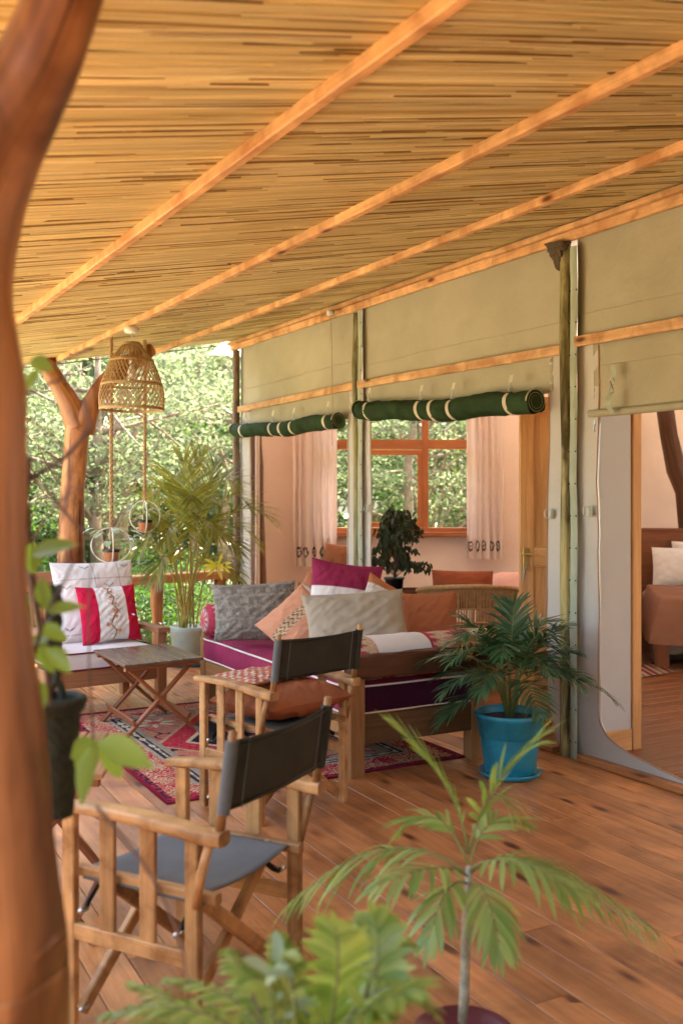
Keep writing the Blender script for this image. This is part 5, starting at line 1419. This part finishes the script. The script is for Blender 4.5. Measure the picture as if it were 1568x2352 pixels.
obj('hanging_cord',m,M['knit'],root)
root=thing('vine','climbing vine with broad light green leaves and bare twigs against the near trunk','plant',P(80,1150,Zv)-V3((0,0,0)))
o0=V3(root.location)
lance=lambda s:(math.sin(PI*min(1,s**.85*.95+.04)))**1.0 if s<1 else 0
def lv(x,y,ang,L,wd,dz=0):
    p=P(x,y,Zv+dz)-o0; a=math.radians(ang); d=V3((math.cos(a),random.uniform(-.25,.25),math.sin(a))); m=MB(); blade(m,p,d,L*Zv/FPX,wd*Zv/FPX,V3((random.uniform(-.3,.3),-.9,.5)),.35,9,lance,.35); obj('leaf',m,M['vine'],root)
for a in ((75,1275,24,120,46),(70,830,-12,62,44),(90,850,-125,60,30),(110,1405,18,85,34),(95,1440,-20,70,40),(85,1470,-60,90,42),(120,1455,-160,60,36),(225,1705,-18,135,62),(222,1700,-118,115,62),(215,1700,-150,70,48),(232,1705,-60,100,50),(212,1712,-100,130,46),
          (95,1330,-80,80,40),(105,1490,-35,80,45),(80,1560,-70,70,40),(78,1245,-95,80,46),(100,1520,40,60,30)): lv(*a,dz=random.uniform(-.1,.1))
def tw(pts,r,dz=0):
    P_=[P(x,y,Zv+dz)-o0 for x,y in pts]; out=[]
    n=len(P_)
    for i in range(n-1):
        p0,p1,p2,p3=P_[max(i-1,0)],P_[i],P_[i+1],P_[min(i+2,n-1)]
        for t in np.linspace(0,1,7)[:-1]: out.append(.5*((2*p1)+(p2-p0)*t+(2*p0-5*p1+4*p2-p3)*t*t+(3*p1-p0-3*p2+p3)*t**3))
    out.append(P_[-1]); m=MB(); m.tube(out,[r*(1-.5*i/len(out)) for i in range(len(out))],6); obj('twig',m,M['twig'],root)
tw([(55,1110),(110,1075),(160,1040),(200,990),(205,960),(185,905),(150,870),(60,905)],.0045)
tw([(58,1080),(110,1130),(170,1200),(215,1240)],.0035,.1); tw([(215,800),(180,812),(110,850)],.003,.2)
tw([(80,1500),(100,1430),(130,1370),(170,1290)],.0038); tw([(215,1705),(205,1500),(215,1280),(300,1160)],.0022,.1); tw([(220,1850),(340,2000),(410,2150),(430,2260)],.003,-.1)
tw([(60,1160),(70,1300),(85,1400),(100,1480),(110,1560),(115,1620)],.008,.1); tw([(70,1050),(60,1180),(75,1240)],.005)
tw([(60,960),(120,1000),(160,1060),(150,1180)],.0025,.3); tw([(70,1250),(130,1160),(200,1110)],.0025,.4)
# ================================================================ trees and bushes outside
RNG=np.random.default_rng(4)
def crown_mesh(name,R,Hh,ncl,nleaf,ls,flat=.5,hollow=.35,sd=0,cl=.5):
    r=np.random.default_rng(sd)
    d=r.normal(size=(ncl,3)); d/=np.linalg.norm(d,axis=1)[:,None]; rad=(hollow+(1-hollow)*r.random(ncl)**.6)
    cc=d*rad[:,None]*np.array([R,R,Hh]); cc+=r.normal(size=(ncl,3))*.12*R
    csz=cl*(.6+.8*r.random(ncl))
    idx=np.repeat(np.arange(ncl),nleaf); n=len(idx)
    p=r.normal(size=(n,3))*np.array([1,1,flat]); p/=np.maximum(1e-6,np.linalg.norm(p,axis=1)[:,None]); p*=(r.random(n)**.45)[:,None]
    p=cc[idx]+p*csz[idx][:,None]*np.array([1,1,flat*1.2])
    a=r.normal(size=(n,3)); a[:,2]*=.6; a/=np.linalg.norm(a,axis=1)[:,None]
    b=np.cross(a,r.normal(size=(n,3))); b/=np.linalg.norm(b,axis=1)[:,None]
    L=(ls*(.6+.9*r.random(n)))[:,None]; Wd=L*.42
    q=np.stack([p-a*L*.5,p-b*Wd*.5+a*L*.05,p+a*L*.5,p+b*Wd*.5+a*L*.05],axis=1).reshape(-1,3)
    return fastmesh(name,q,4),cc
def branch_mesh(h0,cc,R,sd,thick,lean=(0,0)):
    r=random.Random(sd); m=MB(); top=V3((lean[0],lean[1],h0))
    n=8; pts=[V3((lean[0]*t*t+.10*R*noise.noise(V3((t*3,sd,0))),lean[1]*t*t+.10*R*noise.noise(V3((t*3,sd,5))),h0*t*1.25)) for t in np.linspace(0,1,n)]
    m.tube(pts,[thick*(1.1-.75*t) for t in np.linspace(0,1,n)],9,wob=.3,seed=sd)
    tk=m; m2=MB()
    idx=list(range(len(cc))); r.shuffle(idx)
    for i in idx[:min(26,len(cc))]:
        c=V3(cc[i])+V3((lean[0],lean[1],h0+0)); t=r.uniform(.35,1); k=min(n-2,int(t*(n-1))); st=pts[k]
        c.z=max(c.z,st.z*.7)
        mid=st.lerp(c,.55)+V3((r.gauss(0,.15),r.gauss(0,.15),r.gauss(.15,.15)))
        m2.tube(bez(st,mid,c,6),[thick*.32*(1-.15*j) for j in range(6)],5)
    return tk,m2
meshes={}
def tree(x,y,h,R,Hh,kind,lab,sd,thick=.13,ncl=70,nleaf=90,ls=.10,flat=.45,cl=.55,group='trees growing in the wood beyond the deck',cat='tree'):
    root=thing('bush' if cat=='bush' else 'tree',lab,cat,(x,y,-.62),(sd*1.7)%6.28,group)
    key=(round(R,1),round(Hh,1),kind,ncl,sd%3)
    if key not in meshes:
        me,cc=crown_mesh('crown',R,Hh,ncl,nleaf,ls,flat,sd=sd,cl=cl); me.materials.append(M[kind]); meshes[key]=(me,cc)
    me,cc=meshes[key]; o=bpy.data.objects.new('crown',me); link(o,root); o.location=(0,0,h)
    a,b=branch_mesh(h,cc,R,sd,thick); obj('trunk',a,M['bark'],root); obj('branches',b,M['bark'],root)
A_='tree_a';B_='tree_b';C_='tree_c'
LB=['feathery green tree','dense dark green tree','pale hazy tree']
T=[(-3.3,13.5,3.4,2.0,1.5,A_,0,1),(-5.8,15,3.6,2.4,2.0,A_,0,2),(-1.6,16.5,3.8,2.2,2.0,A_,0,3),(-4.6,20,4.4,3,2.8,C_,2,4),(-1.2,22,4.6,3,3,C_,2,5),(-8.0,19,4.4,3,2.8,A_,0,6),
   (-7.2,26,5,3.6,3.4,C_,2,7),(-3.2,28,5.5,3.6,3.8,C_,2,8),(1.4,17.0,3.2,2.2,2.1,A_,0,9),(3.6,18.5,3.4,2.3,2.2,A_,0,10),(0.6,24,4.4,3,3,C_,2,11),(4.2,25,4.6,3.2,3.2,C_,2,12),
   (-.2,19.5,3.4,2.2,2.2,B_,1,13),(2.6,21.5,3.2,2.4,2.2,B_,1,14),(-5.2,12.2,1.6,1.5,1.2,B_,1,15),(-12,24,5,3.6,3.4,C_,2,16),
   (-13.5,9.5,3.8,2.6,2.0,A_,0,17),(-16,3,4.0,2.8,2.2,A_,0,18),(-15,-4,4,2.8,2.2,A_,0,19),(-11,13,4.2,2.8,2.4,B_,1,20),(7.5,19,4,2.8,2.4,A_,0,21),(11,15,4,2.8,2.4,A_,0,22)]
def where(x,y,sd):
    px=784+x/y*FPX if y>8 else -1
    dep='nearest' if y<14 else ('just behind the first row' if y<18 else ('farther back' if y<23 else 'farthest back'))
    if px<0 or px>1568: return 'outside the view at the side, %s'%dep
    if px<150: return '%s, left of the forked post'%dep
    if px<300: return '%s, between forked post and areca palm'%dep
    if px<600: return '%s, above the areca palm'%dep
    return '%s, seen through the lounge window'%dep
for x,y,h,R,Hh,k,li,sd in T:
    tree(x,y,h,R,Hh,k,LB[li]+' '+where(x,y,sd),sd,thick=.10 if k!=C_ else .14,ncl=90,nleaf=95,ls=.085 if y<18 else .12,cl=.5 if y<20 else .7)
# slender bare trunks seen through the window and between the crowns
for k,(x,y,ln,r) in enumerate(((1.05,16.2,.25,.07),(2.5,17,-.2,.06),(2.85,19,.5,.09),(1.9,20,.4,.05),(-3.6,15.5,.9,.06),(-4.4,17,-.5,.05),(-2.2,17.5,1.6,.05),(-3.0,20,.2,.09),(.3,18,-.3,.06),(-6.5,17.5,.5,.07))):
    m=MB(); m.tube([V3((x+ln*t+.12*noise.noise(V3((t*4,k,0))),y,-.62+7*t)) for t in np.linspace(0,1,14)],[r*(1.2-.6*t) for t in np.linspace(0,1,14)],8,wob=.2,seed=k)
    root=thing('tree','slender bare trunk standing between the leafy trees of the wood','tree',(0,0,0),0,'slender bare trunks in the wood'); obj('trunk',m,M['bark'],root)
    m=MB(); 
    for j in range(7):
        t=.25+.09*j; p=V3((x+ln*t,y,-.62+7*t)); q_=p+V3((random.uniform(-1.4,1.4),random.uniform(-.6,.6),random.uniform(.2,1.0))); m.tube(bez(p,p.lerp(q_,.5)+V3((0,0,-.1)),q_,7),[.02*(1-.12*i) for i in range(7)],5)
    obj('branches',m,M['bark'],root)
# bushes under the trees
BU=[(-2.2,11.4,.55),(-3.2,11.6,.75),(-4.2,11.3,.6),(-5.2,11.0,.8),(-1.9,12.6,.9),(-3.8,12.8,1.0),(-2.8,14.2,1.1),(-5.6,13.6,1.2),(1.0,14.3,1.0),(2.4,14.6,1.2),(3.6,15,1.3),(0,15.2,1.2),(-4.6,9.6,.5),(-5.4,7.6,.6),(-5.2,5.4,.5),(-5.0,3.0,.5)]
for k,(x,y,h) in enumerate(BU):
    tree(x,y,h*.6+.25,.8,.6,B_,('rounded leafy green bush '+('outside the left edge of the deck' if y<10 else ('beyond the lounge window' if x>-.5 else ('close under the far railing' if y<12 else 'a little way behind the far railing')))),30+k,thick=.03,ncl=40,nleaf=70,ls=.065,flat=.8,cl=.26,group='bushes growing round the deck',cat='bush')
for k,(x,y) in enumerate(((-5.6,1.0),(-5.4,-.9),(-5.0,-2.8),(-4.6,-4.9),(-2.6,-6.6),(-.4,-7.0),(1.8,-6.6),(-7.3,.2),(-7.0,-2.4))):  # unseen shrubs added to block skylight from the left and behind
    tree(x,y,1.7,1.35,1.75,B_,('unseen tall dense shrub added to block skylight '+('on the left side' if y>-5.5 else 'behind the camera end')),60+k,thick=.07,ncl=110,nleaf=110,ls=.11,flat=.8,cl=.42,group='unseen tall shrubs added to block skylight',cat='bush')
# far mass of leaves closing the view
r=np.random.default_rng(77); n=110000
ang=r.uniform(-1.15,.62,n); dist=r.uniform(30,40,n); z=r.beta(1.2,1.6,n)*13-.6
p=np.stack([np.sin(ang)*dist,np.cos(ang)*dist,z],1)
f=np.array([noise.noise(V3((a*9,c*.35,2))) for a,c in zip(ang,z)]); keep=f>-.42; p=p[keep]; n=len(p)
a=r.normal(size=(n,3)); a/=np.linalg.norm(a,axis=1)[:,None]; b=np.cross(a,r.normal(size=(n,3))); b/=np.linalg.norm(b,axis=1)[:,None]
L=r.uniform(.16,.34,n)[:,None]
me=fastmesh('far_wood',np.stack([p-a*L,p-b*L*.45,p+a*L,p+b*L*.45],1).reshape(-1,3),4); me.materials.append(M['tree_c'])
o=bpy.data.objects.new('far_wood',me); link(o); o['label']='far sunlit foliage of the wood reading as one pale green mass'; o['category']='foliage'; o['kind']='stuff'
# undergrowth on the ground
n=26000; x=r.uniform(-14,9,n); y=r.uniform(9.9,24,n); x=np.where(y<14,np.minimum(x,-1.6+ (y-10)*.0+r.uniform(-6,0,n)),x)
z=-.62+r.random(n)**1.5*.55; p=np.stack([x,y,z],1); a=r.normal(size=(n,3)); a[:,2]=abs(a[:,2])*1.3; a/=np.linalg.norm(a,axis=1)[:,None]; b=np.cross(a,r.normal(size=(n,3))); b/=np.linalg.norm(b,axis=1)[:,None]
L=r.uniform(.05,.13,n)[:,None]
me=fastmesh('undergrowth',np.stack([p-a*L,p-b*L*.3,p+a*L,p+b*L*.3],1).reshape(-1,3),4); me.materials.append(M['tree_b'])
o=bpy.data.objects.new('undergrowth',me); link(o); o['label']='low leafy undergrowth covering the ground of the wood'; o['category']='undergrowth'; o['kind']='stuff'
